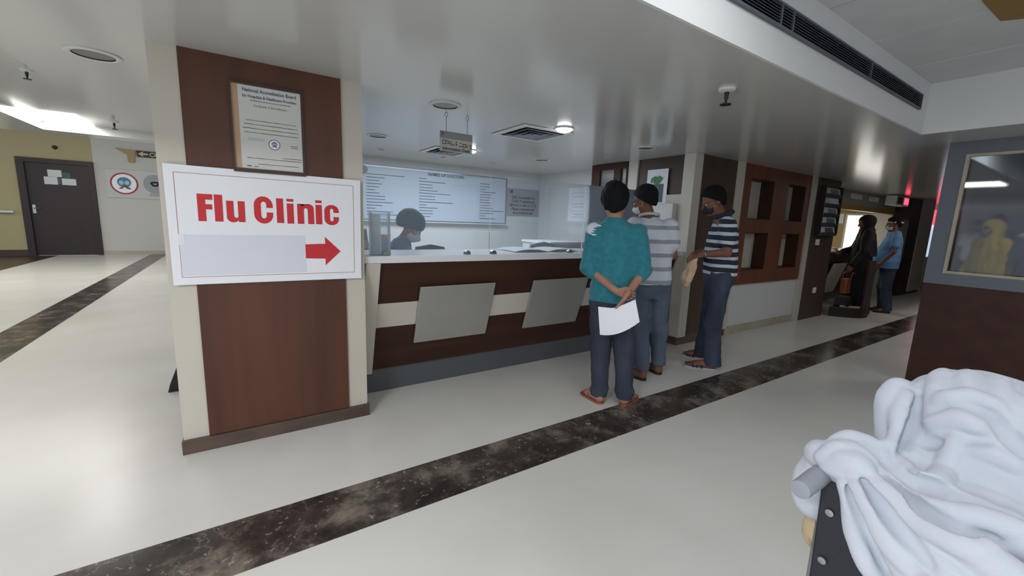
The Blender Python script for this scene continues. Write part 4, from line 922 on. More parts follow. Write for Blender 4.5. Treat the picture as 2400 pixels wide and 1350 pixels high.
sandal(t, (-.060, -.112, 0), (-.215, .055, 0), RB, RB2); sandal(t, (.094, -.098, 0), (.190, .110, 0), RB, RB2)
# the paper in his right hand: a thing of its own, in world coordinates
def to_world(o, p):
    rz = o.rotation_euler.z; c, s_ = math.cos(rz), math.sin(rz); L = o.location
    return (L.x+c*p[0]-s_*p[1], L.y+s_*p[0]+c*p[1], L.z+p[2])
P_ = []
for u in np.linspace(0, 1, 9):
    top = np.array((-.136+.258*u, -.222-.012*math.sin(u*PI), .797+.075*max(0, u-.45)/.55)); bot = np.array((-.108+.272*u, -.226-.02*math.sin(u*PI), .588+.125*u*u))
    P_.append([to_world(t, top*(1-v)+bot*v) for v in np.linspace(0, 1, 6)])
pp = thing('held_paper', 'white paper sheet held behind his back by the man in teal', 'paper', to_world(t, (0, -.225, .6)))
MB().grid(P_, .0012, (.0, .0, .3)).build('sheet', M['paper'], pp, True)

# ---- man in the pale striped shirt at the desk
t = start('person', 'man in pale grey striped shirt and slate trousers leaning toward the desk, seen from behind', (3.127, 2.40, 0), -.582)
J = dict(Lsh=(-.215, .03, 1.40), Rsh=(.098, 0, 1.40), Lel=(-.27, .14, 1.17), Rel=(.150, .005, 1.14), Lwr=(-.15, .34, 1.12), Rwr=(.10, .245, 1.12),
         Lhip=(-.135, 0, .90), Rhip=(.055, 0, .90), Lkn=(-.085, .01, .47), Rkn=(.085, .02, .47), Lank=(-.05, -.08, .085), Rank=(.145, .075, .085))
B = Field((-.36, -.22, 0), (.28, .46, 1.78), .005)
B.column([(.84, -.04, 0, .155, .105), (.98, -.04, 0, .155, .105), (1.15, -.045, 0, .15, .10), (1.32, -.055, .01, .17, .105), (1.41, -.06, .02, .14, .09), (1.46, -.07, .03, .07, .06)], .03)
legs(B, J); arms(B, J); B.cone((-.075, .02, 1.42), (-.115, .045, 1.55), .060, .055, .03)
Rh = headframe(.75, .28, .05); P = head(B, (-.130, .055, 1.615), Rh, 1.02)
foot(B, (-.040, -.118, .012), (-.175, .075, .012), J['Lank']); foot(B, (.152, .045, .012), (.10, .255, .012), J['Rank'])
hand(B, J['Lwr'], (.5, .85, -.05), (0, 0, -1), (1, 0, 0), (.3, .3, .3, .35), .3); hand(B, J['Rwr'], (-.25, .95, -.05), (0, 0, -1), (-1, 0, 0), (.3, .3, .3, .35), .3)
B.mesh('body', SKIN_D, t)
eyes(t, P, Rh, 1.02)
hair(t, (-.130, .055, 1.615), Rh, 1.02, HAIR, thick=.011, cut=.004, top=.01, amp=.003, seed=12)
S = Field((-.36, -.22, .84), (.28, .30, 1.54), .005)
S.column([(.885, -.035, -.005, .182, .135), (.95, -.035, -.005, .180, .135), (1.1, -.04, 0, .176, .125), (1.25, -.05, .005, .188, .125), (1.36, -.055, .015, .180, .112), (1.415, -.065, .02, .14, .095), (1.455, -.075, .028, .085, .075), (1.475, -.08, .03, .07, .066)], .03)
for q, e2 in (('L', (-.255, .10, 1.23)), ('R', (.138, .003, 1.25))): S.cone(J[q+'sh'], e2, .070, .064, .045)
S.wrinkle(.006, 24, 23, (1, 1, 1.3)).wrinkle(.0025, 70, 25)
S.mesh('shirt', stripes_mat('pale_striped_cotton', rgb(196, 202, 212), rgb(142, 148, 156), .118, .30, .35), t)
cl = Field((-.22, -.10, 1.40), (.06, .16, 1.58), .004)
cl.chain([(-.085+.083*math.cos(a), .03+.078*math.sin(a), 1.475-.02*math.sin(a)+.008) for a in np.linspace(PI*.75, PI*2.2, 12)], [.0105]*12, .015)
cl.mesh('collar', mat('pale_collar', rgb(190, 190, 186), .85, bump=.2), t)
SLATE = mat('slate_blue_cotton', rgb(88, 100, 116), .9, rgb(78, 89, 104), (8, 8, 4), bump=.25, bscale=150)
Tr = Field((-.28, -.20, .06), (.28, .22, .97), .005)
Tr.column([(.76, -.04, 0, .11, .1), (.84, -.04, 0, .168, .125), (.95, -.04, 0, .168, .122)], .04)
for q, o in (('L', (-.055, -.07, .10)), ('R', (.142, .07, .10))):
    Tr.cone(J[q+'hip'], J[q+'kn'], .098, .086, .03).cone(J[q+'kn'], o, .084, .056, .03).cone((o[0], o[1], .125), (o[0], o[1], .13), .060, .060, .03)
Tr.wrinkle(.007, 22, 31, (1, 1, 1.2)).wrinkle(.003, 60, 33); Tr.half((0, 0, -1), -.095)
Tr.mesh('trousers', SLATE, t)
DS = mat('dark_sandal', rgb(52, 40, 36), .6)
sandal(t, (-.040, -.118, 0), (-.175, .075, 0), DS, DS, 'band'); sandal(t, (.152, .045, 0), (.10, .255, 0), DS, DS, 'band')
def mask_glasses(t, c, R, s, mm, glasses=True, vox=.004):
    c = np.array(c); P = lambda x, y, z: c+R @ (np.array((x, y, z))*s); F = Field(c-.14*s, c+.15*s, vox)
    F.ell(P(0, .036, -.064), np.array((.064, .070, .060))*s, .01, R).cone(P(0, .085, -.030), P(0, .108, -.052), .012*s, .02*s, .03)
    for n_, cc in (((0, -1, 0), -.005), ((0, .1, -1), .112), ((0, -.25, 1), -.032)):
        nn = R @ unit(n_); F.half(nn, nn @ c+cc*s)
    F.mesh('mask', mm, t)
    sb = MB()
    for q in (-1, 1): sb.tube([P(.058*q, .02, -.045), P(.073*q, -.005, -.02), P(.082*q, -.03, -.005)], .0022, 6); sb.tube([P(.055*q, .02, -.085), P(.072*q, 0, -.06), P(.082*q, -.03, -.035)], .0022, 6)
    local(sb, 'mask_strap', mm, t, True)
    if glasses:
        g = MB()
        for q in (-1, 1):
            g.tube([P((.032+.023*math.cos(a))*q, .104-.012*abs(math.cos(a)) , -.006+.018*math.sin(a)) for a in np.linspace(0, 2*PI, 17)[:-1]], .0018, 6, True); g.tube([P(.056*q, .092, .0), P(.078*q, .05, .004), P(.084*q, -.02, .0)], .0018, 6)
        g.tube([P(-.009, .106, .0), P(.009, .106, .0)], .0018, 6); local(g, 'glasses', mat('dark_glasses_rim', rgb(60, 60, 66), .3), t, True)
mask_glasses(t, (-.130, .055, 1.615), Rh, 1.02, mat('white_mask', rgb(212, 212, 208), .8))

# ---- man in the navy striped polo, side view
t = start('person', 'man in navy and white striped polo, jeans and dark mask, by the corner post', (3.88, 2.30, 0), .785)
J = dict(Lsh=(-.172, -.035, 1.435), Rsh=(.160, -.065, 1.435), Lel=(-.222, -.045, 1.178), Rel=(.20, -.03, 1.18), Lwr=(-.176, .150, 1.150), Rwr=(-.02, .20, 1.135),
         Lhip=(-.09, -.055, .92), Rhip=(.10, -.065, .92), Lkn=(-.085, -.03, .48), Rkn=(.155, -.06, .48), Lank=(-.065, -.075, .085), Rank=(.262, -.045, .085))
B = Field((-.32, -.30, 0), (.42, .36, 1.82), .005)
B.column([(.86, .0, -.06, .15, .11), (1.0, -.005, -.06, .15, .115), (1.18, -.005, -.06, .15, .115), (1.34, -.005, -.06, .165, .105), (1.45, -.005, -.045, .13, .085), (1.50, 0, -.02, .07, .06)], .03)
legs(B, J); arms(B, J, (.050, .042, .040, .028)); B.cone((.0, -.03, 1.46), (.012, .03, 1.59), .062, .057, .03)
HC = (.018, .065, 1.655); Rh = headframe(.10, .42, .0); P = head(B, HC, Rh, 1.03)
foot(B, (-.071, -.112, .012), (-.025, .175, .012), J['Lank']); foot(B, (.259, -.078, .012), (.342, .125, .012), J['Rank'])
hand(B, J['Lwr'], (.25, .85, -.42), (.5, -.3, -.8), (.9, .1, .3), (.55, .6, .65, .7), .7)
hand(B, J['Rwr'], (-.75, .5, -.35), (-.2, .2, -.9), (-.4, -.7, .4), (.5, .55, .6, .65), .6)
B.mesh('body', SKIN_D, t); eyes(t, P, Rh, 1.03)
hair(t, HC, Rh, 1.03, HAIR, thick=.012, cut=.0, top=.008, amp=.003, seed=21)
mask_glasses(t, HC, Rh, 1.03, mat('dark_mask', rgb(46, 40, 42), .8))
S = Field((-.32, -.30, .90), (.30, .18, 1.60), .005)
S.column([(.955, 0, -.065, .168, .142), (1.02, 0, -.06, .168, .146), (1.14, 0, -.05, .168, .15), (1.28, 0, -.055, .172, .135), (1.40, 0, -.055, .165, .112), (1.455, 0, -.045, .125, .092), (1.50, 0, -.03, .085, .078)], .03)
for q, e2 in (('L', (-.208, -.042, 1.275)), ('R', (.192, -.04, 1.27))): S.cone(J[q+'sh'], e2, .074, .070, .045)
S.wrinkle(.006, 26, 43, (1, 1, 1.3)).wrinkle(.0025, 70, 45)
S.mesh('polo_shirt', stripes_mat('navy_white_stripes', rgb(36, 40, 52), rgb(186, 194, 206), .0755, .40, .2), t)
cl = Field((-.14, -.16, 1.44), (.14, .13, 1.62), .004)
cl.chain([(.088*math.cos(a), -.025+.082*math.sin(a), 1.525-.030*math.sin(a)) for a in np.linspace(PI*.62, PI*2.38, 14)], [.018]*14, .02)
cl.mesh('collar', mat('navy_collar', rgb(40, 44, 58), .85, bump=.2), t)
Tr = Field((-.26, -.24, .03), (.38, .16, 1.0), .005)
Tr.column([(.80, .005, -.06, .12, .10), (.88, .005, -.06, .160, .130), (.985, 0, -.062, .160, .130)], .04)
for q, o in (('L', (-.066, -.078, .06)), ('R', (.262, -.04, .06))):
    Tr.cone(J[q+'hip'], J[q+'kn'], .098, .084, .03).cone(J[q+'kn'], o, .082, .076, .03)
Tr.wrinkle(.006, 24, 51, (1, 1, 1.2)).wrinkle(.003, 64, 53); Tr.half((0, 0, -1), -.045)
BLUE = mat('blue_denim', rgb(64, 74, 92), .88, rgb(42, 50, 66), (6, 6, 2.5), bump=.3, bscale=200)
Tr.mesh('jeans', BLUE, t)
GS = mat('grey_sole', rgb(170, 172, 176), .6)
sandal(t, (-.071, -.112, 0), (-.025, .175, 0), GS, DS, 'band'); sandal(t, (.259, -.078, 0), (.342, .125, 0), GS, DS, 'band')
wt = MB(); wt.tube([(-.176+.032*math.cos(a), .135+.012*math.sin(a), 1.152+.032*math.sin(a)) for a in np.linspace(0, 2*PI, 15)[:-1]], .006, 6, True); local(wt, 'wristwatch', M['steel'], t, True)
# paper bag in his hands
bg = thing('paper_bag', 'crumpled cream paper bag in the hands of the man in navy stripes', 'bag', to_world(t, (-.13, .24, .82)))
bgF = Field((-.28, .14, .80), (-.02, .40, 1.14), .0045)
bgF.column([(.83, -.120, .262, .055, .030), (.90, -.125, .258, .085, .05), (1.0, -.14, .235, .075, .045), (1.07, -.148, .218, .05, .028), (1.105, -.15, .212, .042, .016)], .01, 2.6)
bgF.wrinkle(.012, 34, 61).wrinkle(.005, 80, 63)
ob = bgF.mesh('bag', mat('cream_paper', rgb(214, 190, 156), .8, rgb(190, 160, 128), (9, 9, 9), bump=.3), t)
ob.parent = bg; co = np.empty(len(ob.data.vertices)*3, np.float32); ob.data.vertices.foreach_get('co', co); co = co.reshape(-1, 3)
rz = .785; wx = 3.88+math.cos(rz)*co[:, 0]-math.sin(rz)*co[:, 1]-bg.location.x; wy = 2.30+math.sin(rz)*co[:, 0]+math.cos(rz)*co[:, 1]-bg.location.y
ob.data.vertices.foreach_set('co', np.stack([wx, wy, co[:, 2]-bg.location.z], 1).astype(np.float32).ravel()); ob.data.update()
def standing(name, label, loc, rz, Hh, skin, top_m, bot_m, hair_m=HAIR, belly=0, vox=.007, scarf=None, arm=None, robe=False, headyaw=0, headpitch=.1):
    """a simpler far-off standing figure"""
    t = start(name, label, loc, rz); s = Hh/1.70
    J = {k: tuple(np.array(v)*s) for k, v in dict(Lsh=(-.175, 0, 1.40), Rsh=(.175, 0, 1.40), Lel=(-.23, -.02, 1.13), Rel=(.23, -.02, 1.13), Lwr=(-.215, .10, .90), Rwr=(.215, .10, .90), Lhip=(-.085, 0, .88), Rhip=(.085, 0, .88), Lkn=(-.10, .01, .46), Rkn=(.10, .01, .46), Lank=(-.10, -.06, .085), Rank=(.10, -.06, .085)).items()}
    if arm: J.update(arm)
    b = belly
    B = Field((-.36*s, -.26, 0), (.36*s, .42+b, 1.80*s), vox)
    B.column([(.82*s, 0, 0, .15, .10), (1.0*s, 0, b*.4, .145+b*.4, .10+b*.5), (1.2*s, 0, b*.2, .15, .105), (1.36*s, 0, 0, .15, .09), (1.43*s, 0, 0, .07, .06)], .03)
    legs(B, J); arms(B, J); B.cone((0, -.005, 1.38*s), (0, .02, 1.52*s), .058, .052, .03)
    hc = np.array((0, .03, 1.585*s)); R = headframe(headyaw, headpitch, 0); P = head(B, hc, R, s)
    foot(B, (-.10, -.10, .012), (-.13, .13, .012), J['Lank']); foot(B, (.10, -.10, .012), (.13, .13, .012), J['Rank'])
    for q, l in (('L', (1, .3, 0)), ('R', (-1, .3, 0))): hand(B, J[q+'wr'], np.array(J[q+'wr'])-np.array(J[q+'el']), (-1 if q == 'R' else 1, 0, 0), (0, 1, .4))
    B.mesh('body', skin, t); eyes(t, P, R, s)
    if not scarf: hair(t, hc, R, s, hair_m, vox=.006, cut=0, seed=int(Hh*100))
    S = Field((-.36*s, -.26, .0), (.36*s, .40+b, 1.52*s), vox)
    if robe:
        S.column([(.02, 0, 0, .24, .21), (.4, 0, 0, .21, .18), (.86*s, 0, .01, .195, .15), (1.1*s, 0, .01, .185, .14), (1.33*s, 0, 0, .18, .115), (1.41*s, 0, 0, .11, .085), (1.45*s, 0, 0, .07, .065)], .03, fold=(14, .03, .4))
        for q in 'LR': S.cone(J[q+'sh'], J[q+'el'], .070, .065, .04).cone(J[q+'el'], np.array(J[q+'wr'])*.85+np.array(J[q+'el'])*.15, .064, .06, .02)
    else:
        S.column([(.80*s, 0, b*.4, .175+b*.45, .125+b*.5), (.98*s, 0, b*.5, .175+b*.5, .13+b*.6), (1.15*s, 0, b*.3, .175+b*.2, .13+b*.3), (1.32*s, 0, 0, .178, .115), (1.40*s, 0, 0, .12, .09), (1.445*s, 0, 0, .07, .065)], .03)
        for q in 'LR': S.cone(J[q+'sh'], np.array(J[q+'sh'])*.35+np.array(J[q+'el'])*.65, .060, .062, .03)
    S.wrinkle(.007, 22, int(Hh*50), (1, 1, 1.2))
    S.mesh('robe' if robe else 'shirt', top_m, t)
    if not robe:
        Tr = Field((-.32, -.24, .03), (.32, .24, .98*s), vox)
        Tr.column([(.72*s, 0, 0, .10, .09), (.80*s, 0, 0, .165, .125), (.95*s, 0, 0, .165, .12)], .04)
        for q in 'LR': Tr.cone(J[q+'hip'], J[q+'kn'], .098, .084, .03).cone(J[q+'kn'], np.array(J[q+'ank'])+V3(0, .01, -.03), .08, .078, .02)
        Tr.wrinkle(.006, 22, 5).half((0, 0, -1), -.045); Tr.mesh('trousers', bot_m, t)
        sandal(t, (-.10, -.10, 0), (-.13, .13, 0), DS, DS, 'band'); sandal(t, (.10, -.10, 0), (.13, .13, 0), DS, DS, 'band')
    if scarf:
        K = Field((-.30*s, -.28, 1.0*s), (.30*s, .26, 1.76*s), vox)
        K.ell(hc+V3(0, -.018, .022), (.098, .122, .118), .02).ell(hc+V3(0, -.03, -.10), (.085, .09, .10), .05)
        K.column([(1.02*s, 0, -.02, .22, .16), (1.2*s, 0, -.01, .21, .15), (1.36*s, 0, -.005, .185, .125), (1.46*s, 0, 0, .10, .10)], .06, fold=(11, .04, 0))
        K.ell(hc+R @ V3(0, .11, -.02), (.062, .07, .085), .01, R, sub=True); K.wrinkle(.006, 26, 3); K.mesh('headscarf', scarf, t)
    return t, J, hc, R, P

# woman in black at the cashier counter, carrying an orange handbag
BLK = mat('black_abaya', rgb(38, 32, 34), .8, rgb(30, 26, 28), (5, 5, 5), bump=.2)
t, J, hc, R, P = standing('person', 'woman in a black robe and headscarf standing at the cashier counter', (9.05, 2.69, 0), .45, 1.70, SKIN_D, BLK, None, scarf=BLK, robe=True,
    arm=dict(Lel=(-.23, .02, 1.11), Lwr=(-.20, .14, .84), Rel=(.23, .10, 1.12), Rwr=(.12, .28, 1.05)), headyaw=.3, headpitch=.2)
w = Vector(to_world(t, (-.20, .17, .72)))
hbg = thing('handbag', 'orange-brown handbag hanging from the hand of the woman in black', 'bag', (w.x, w.y, .36))
ORL = mat('orange_leather', rgb(150, 84, 54), .45, rgb(128, 68, 44), (10, 10, 10))
MB().prism([(w.x-.17, w.y-.05, .36), (w.x+.17, w.y-.05, .36), (w.x+.13, w.y-.03, .62), (w.x-.13, w.y-.03, .62)], (0, .10, 0), bev=.02).build('bag_body', ORL, hbg)
for q in (-.035, .085): MB().tube([(w.x+.09*math.cos(a), w.y+q-.03, .61+.12*math.sin(a)) for a in np.linspace(0, PI, 9)], .008, 8).build('bag_handle', ORL, hbg, True)
tag(MB().prism([(8.40, 2.79, .161), (8.50, 2.60, .161), (8.60, 2.56, .161), (8.56, 2.79, .161)], (0, 0, .20), bev=.03).build('black_bag', M['black']), 'soft black bag standing in the dark brown stand', 'bag')

# man in the light blue shirt behind her
LB = mat('light_blue_cotton', rgb(104, 146, 190), .85, rgb(92, 132, 176), (8, 8, 8), bump=.2)
t, J, hc, R, P = standing('person', 'heavy man in light blue t-shirt and jeans, white mask, queueing behind the woman in black', (9.75, 2.50, 0), .5, 1.70, SKIN_D, LB, BLUE, belly=.09,
    arm=dict(Lel=(-.25, .03, 1.10), Lwr=(-.22, .17, .88), Rel=(.25, .03, 1.10), Rwr=(.2, .2, .9)), headpitch=.15)
mask_glasses(t, hc, R, 1.0, mat('white_mask', rgb(220, 218, 212), .8), False)
cp = Field(hc-.16, hc+.17, .005); cp.column([(hc[2]+.012, 0, .014, .090, .110), (hc[2]+.036, 0, .012, .091, .112)], .004, 2); cp.mesh('head_band', mat('white_band', rgb(216, 212, 204), .8), t)

# clerk behind the desk
t = start('person', 'seated clerk in slate scrubs, puffy surgical cap and pale mask, bending over behind the glass', (1.25, 3.95, .05), -1.91)
J = dict(Lsh=(-.175, .06, 1.085), Rsh=(.175, .06, 1.085), Lel=(-.24, .16, .86), Rel=(.24, .18, .86), Lwr=(-.10, .36, .80), Rwr=(.10, .38, .80), Lhip=(-.09, -.02, .56), Rhip=(.09, -.02, .56), Lkn=(-.11, .40, .54), Rkn=(.11, .40, .54), Lank=(-.10, .36, .035), Rank=(.10, .36, .035))
B = Field((-.34, -.24, -.06), (.34, .66, 1.50), .0055)
B.column([(.47, 0, -.04, .17, .13), (.62, 0, -.04, .155, .115), (.85, 0, 0, .15, .11), (1.02, 0, .045, .165, .10), (1.10, 0, .06, .12, .08), (1.14, 0, .07, .065, .06)], .03)
for q in 'LR': B.cone(J[q+'hip'], J[q+'kn'], .085, .06, .03).cone(J[q+'kn'], J[q+'ank'], .055, .038, .02)
arms(B, J); B.cone((0, .065, 1.10), (0, .135, 1.20), .056, .052, .03)
HC = np.array((.0, .160, 1.255)); Rh = headframe(-.15, .62, 0); P = head(B, HC, Rh, 1.02)
foot(B, (-.10, .32, -.038), (-.12, .55, -.038), J['Lank']); foot(B, (.10, .32, -.038), (.12, .55, -.038), J['Rank'])
hand(B, J['Lwr'], (.2, .95, -.15), (0, 0, -1), (.9, 0, 0)); hand(B, J['Rwr'], (-.2, .95, -.15), (0, 0, -1), (-.9, 0, 0))
B.mesh('body', SKIN, t); eyes(t, P, Rh, 1.02)
cp = Field(HC-.19, HC+.2, .005); cp.ell(P(0, -.028, .045), (.112, .140, .112), .02, Rh).ell(P(0, -.075, .0), (.095, .085, .08), .04, Rh); cp.wrinkle(.005, 40, 71); nn = Rh @ unit((0, -.35, .8)); cp.half(-nn, -(nn @ HC-.020))
cp.mesh('surgical_cap', mat('slate_cap', rgb(66, 96, 108), .9, bump=.25), t)
mask_glasses(t, HC, Rh, 1.14, mat('pale_blue_mask', rgb(196, 208, 218), .8), False)
S = Field((-.34, -.26, .46), (.34, .34, 1.20), .006)
S.column([(.50, 0, -.04, .20, .155), (.65, 0, -.035, .18, .14), (.85, 0, 0, .172, .13), (1.0, 0, .04, .182, .12), (1.09, 0, .06, .135, .098), (1.135, 0, .072, .08, .072)], .03)
for q in 'LR': S.cone(J[q+'sh'], np.array(J[q+'sh'])*.25+np.array(J[q+'el'])*.75, .070, .066, .04)
S.wrinkle(.006, 26, 73); S.mesh('scrub_top', mat('slate_scrubs', rgb(92, 122, 146), .9, rgb(80, 108, 132), (9, 9, 9), bump=.2), t)
Tr = Field((-.30, -.22, .05), (.30, .56, .72), .007)
for q in 'LR': Tr.cone(J[q+'hip'], J[q+'kn'], .10, .08, .04).cone(J[q+'kn'], np.array(J[q+'ank'])+V3(0, 0, .03), .075, .065, .02)
Tr.mesh('scrub_trousers', SLATE, t)

# people beyond the partition window
YEL = mat('yellow_cotton', rgb(190, 158, 44), .85, rgb(170, 138, 40), (6, 6, 6), bump=.2)
standing('person', 'woman in a yellow robe and headscarf beyond the partition window', (8.4, 1.15, 0), .9, 1.62, SKIN_D, YEL, None, scarf=YEL, robe=True)
standing('person', 'man in a grey shirt beyond the partition window, at the picture edge', (7.0, .56, 0), 1.6, 1.70, SKIN_D, mat('grey_cotton', rgb(96, 100, 106), .9), SLATE)
standing('person', 'person in a white coat farthest beyond the partition window', (12.6, 1.95, 0), 1.2, 1.74, SKIN_D, mat('white_coat', rgb(196, 206, 218), .85), JEANS)
standing('person', 'man in a dark blue shirt behind the woman in yellow beyond the window', (11.2, 1.50, 0), .9, 1.80, SKIN_D, mat('dark_blue_cotton', rgb(44, 66, 92), .85), SLATE)

# ================================================================ WHEELCHAIR AND ITS PASSENGER
wc = thing('wheelchair', 'black and steel wheelchair with a grey push grip, in the near corner', 'wheelchair', (1.15, .04, 0))
MB().prism([(.962, -.20, .93), (.962, .283, .93), (.945, .270, .62), (.935, .262, .47), (.935, -.19, .47)], (-.022, 0, 0), bev=.004).build('backrest', mat('black_vinyl', rgb(26, 29, 38), .5, bump=.15, bscale=90), wc)
for z in (.86, .76, .66, .56):
    for y in (.262-.03*(.93-z), -.18): MB().lathe([(.008, 0), (.007, .003), (0, .004)], (.939-.027*(.93-z)/.46, y, z), (-1, 0, 0)).build('rivet', M['steel'], wc, True)
for y, q in ((.283, 1), (-.203, -1)):
    MB().tube([(.985, y, .46), (.985, y, .80), (.980, y, .90), (.960, y, .925), (.93, y, .93)], .012, 12).build('back_tube', M['steel'], wc, True)
    g = MB(); g.lathe([(.012, 0), (.0175, .004), (.0185, .05), (.0175, .105), (.0165, .112), (.006, .114)], (.955, y, .93), (-1, 0, -.02), 20); g.build('push_grip', mat('grey_rubber_grip', rgb(142, 146, 152), .55), wc, True)
    MB().box(1.02, 1.32, y-.028*q-.02, y-.028*q+.02, .66, .69, bev=.008).build('armrest', M['black'], wc)
    MB().tube([(.985, y, .62), (1.34, y, .62), (1.38, y, .58), (1.38, y, .44)], .011, 10).build('arm_tube', M['steel'], wc, True)
    yy = y+.05*q
    wh = MB(); wh.tube([(1.06+.262*math.cos(a), yy, .28+.262*math.sin(a)) for a in np.linspace(0, 2*PI, 49)[:-1]], .016, 8, True); w_ = wh.build('wheel', M['black'], wc, True)
    hrm = MB(); hrm.tube([(1.06+.215*math.cos(a), yy+.028*q, .28+.215*math.sin(a)) for a in np.linspace(0, 2*PI, 41)[:-1]], .008, 8, True); hrm.build('hand_rim', M['steel'], w_, True)
    spk = MB(); spk.cyl((1.06, yy-.03, .28), (1.06, yy+.03, .28), .025)
    for k in range(16): a = 2*PI*k/16; spk.cyl((1.06, yy, .28), (1.06+.258*math.cos(a), yy, .28+.258*math.sin(a)), .0022, n=6)
    spk.build('spokes', M['steel'], w_)
    MB().tube([(1.45+.07*math.cos(a), y, .085+.07*math.sin(a)) for a in np.linspace(0, 2*PI, 21)[:-1]], .014, 8, True).cyl((1.45, y, .085), (1.45, y, .18), .012).cyl((1.45, y-.02, .085), (1.45, y+.02, .085), .07).build('caster', M['black'], wc)
    MB().tube([(.985, y, .44), (1.40, y, .44), (1.50, y, .36), (1.58, y-.02*q, .12)], .011, 10).build('side_tube', M['steel'], wc, True)
    MB().box(1.55, 1.70, y-.17*q, y-.02*q, .10, .115, bev=.004).build('footrest', M['black'], wc)
MB().box(.98, 1.40, -.195, .275, .43, .47, bev=.01).build('seat', mat('black_vinyl_seat', rgb(24, 26, 32), .5), wc)

t = start('person', 'wheelchair passenger wrapped in a white shawl over head and shoulders, seen from behind', (1.12, .05, 0), -PI/2)
def Lc(x, y, z): return np.array((.05-y, x-1.12, z))
J = dict(Lsh=Lc(1.09, .225, .925), Rsh=Lc(1.10, -.115, .915), Lel=Lc(1.10, .275, .725), Rel=Lc(1.12, -.185, .72), Lwr=Lc(1.28, .19, .70), Rwr=Lc(1.28, -.08, .70),
         Lhip=Lc(1.08, .13, .555), Rhip=Lc(1.08, -.05, .555), Lkn=Lc(1.50, .15, .53), Rkn=Lc(1.50, -.07, .53), Lank=Lc(1.60, .14, .20), Rank=Lc(1.60, -.06, .20))
B = Field((-.30, -.20, .10), (.32, .64, 1.20), .006)
B.column([(.48, .01, -.03, .16, .12), (.65, .01, -.02, .15, .11), (.80, 0, -.015, .15, .10), (.90, -.005, -.01, .15, .09), (.95, -.03, .02, .08, .065)], .03)
for q in 'LR': B.cone(J[q+'hip'], J[q+'kn'], .08, .055, .03).cone(J[q+'kn'], J[q+'ank'], .05, .035, .02)
arms(B, J, (.042, .036, .034, .026)); B.cone(Lc(1.12, .09, .93), Lc(1.18, .13, 1.0), .05, .048, .03)
HC = Lc(1.205, .14, 1.015); Rh = headframe(-.05, .25, -.1); P = head(B, HC, Rh, .92)
foot(B, Lc(1.57, .14, .13), Lc(1.78, .15, .13), J['Lank']); foot(B, Lc(1.57, -.06, .13), Lc(1.78, -.07, .13), J['Rank'])
hand(B, J['Lwr'], (.2, .95, -.2), (0, 0, -1), (.9, 0, 0)); hand(B, J['Rwr'], (-.2, .95, -.2), (0, 0, -1), (-.9, 0, 0))
B.mesh('body', SKIN_D, t); eyes(t, P, Rh, .92)
G = Field((-.34, -.16, .44), (.32, .56, .98), .006)
G.column([(.47, .01, -.02, .19, .135), (.65, .005, -.015, .17, .125), (.82, 0, -.01, .165, .11), (.92, -.01, 0, .13, .09)], .03)
for q in 'LR': G.cone(J[q+'sh'], J[q+'el'], .060, .062, .03).cone(J[q+'el'], np.array(J[q+'wr'])*.7+np.array(J[q+'el'])*.3, .060, .055, .03).cone(J[q+'hip'], J[q+'kn'], .10, .09, .04)
G.wrinkle(.008, 30, 81); G.mesh('kurta', mat('floral_beige_cotton', rgb(196, 172, 140), .85, rgb(136, 98, 78), (16, 16, 16), 2, ramp=(.48, .56)), t)
Tr = Field((-.25, .30, .14), (.25, .62, .66), .007)
for q in 'LR': Tr.cone(J[q+'kn'], J[q+'ank'], .085, .07, .03)
Tr.mesh('trousers', M['paper'], t)
# the shawl: hood, shoulders and a pleated fall over the chair back
H_ = Field((-.36, -.28, .60), (.36, .34, 1.22), .004)
H_.ell(Lc(1.205, .130, 1.012), (.130, .135, .131), .02)
H_.ell(Lc(1.10, .07, .885), (.235, .13, .085), .05)
H_.cone(Lc(1.08, .20, .925), Lc(1.03, .285, .905), .060, .055, .05).chain([Lc(1.03, .285, .905), Lc(.995, .297, .88), Lc(.99, .302, .845)], [.055, .046, .040], .03)
H_.cone(Lc(1.09, -.06, .93), Lc(1.08, -.17, .89), .07, .06, .05).cone(Lc(1.08, -.17, .89), Lc(1.06, -.20, .70), .06, .05, .03)
H_.cone(Lc(1.10, .10, .95), Lc(1.05, .08, .93), .085, .06, .06).cone(Lc(1.17, .03, .95), Lc(1.10, -.05, .92), .10, .07, .06)
r_ = np.random.default_rng(5)
for i, y0 in enumerate(np.arange(.218, -.25, -.034)):
    dx = r_.uniform(-.009, .009); rr = r_.uniform(.013, .023); j = r_.uniform(-.01, .01)
    H_.chain([Lc(1.03, y0+.01, .950), Lc(.962+dx, y0, .958), Lc(.925+dx, y0-.035+j, .90), Lc(.918+dx, y0-.09+j, .79), Lc(.925+dx, y0-.14, .66)], [.03, .024, rr, rr, rr], .010)
def roll(pts, r, k=.014, sub=False):
    P_ = [np.array(q) for q in pts]; Q = []
    for i in range(len(P_)-1):
        p0, p1, p2, p3 = P_[max(i-1, 0)], P_[i], P_[i+1], P_[min(i+2, len(P_)-1)]
        for u in np.linspace(0, 1, 6)[:-1]: Q.append(.5*((2*p1)+(-p0+p2)*u+(2*p0-5*p1+4*p2-p3)*u*u+(-p0+3*p1-3*p2+p3)*u**3))
    Q.append(P_[-1]); n = len(Q); f = lambda i: r*(.55+.45*math.sin(PI*min(max((i+.6)/n, 0), 1)))
    for i in range(n-1): H_.cone(Lc(*Q[i]), Lc(*Q[i+1]), f(i), f(i+1), k, sub)
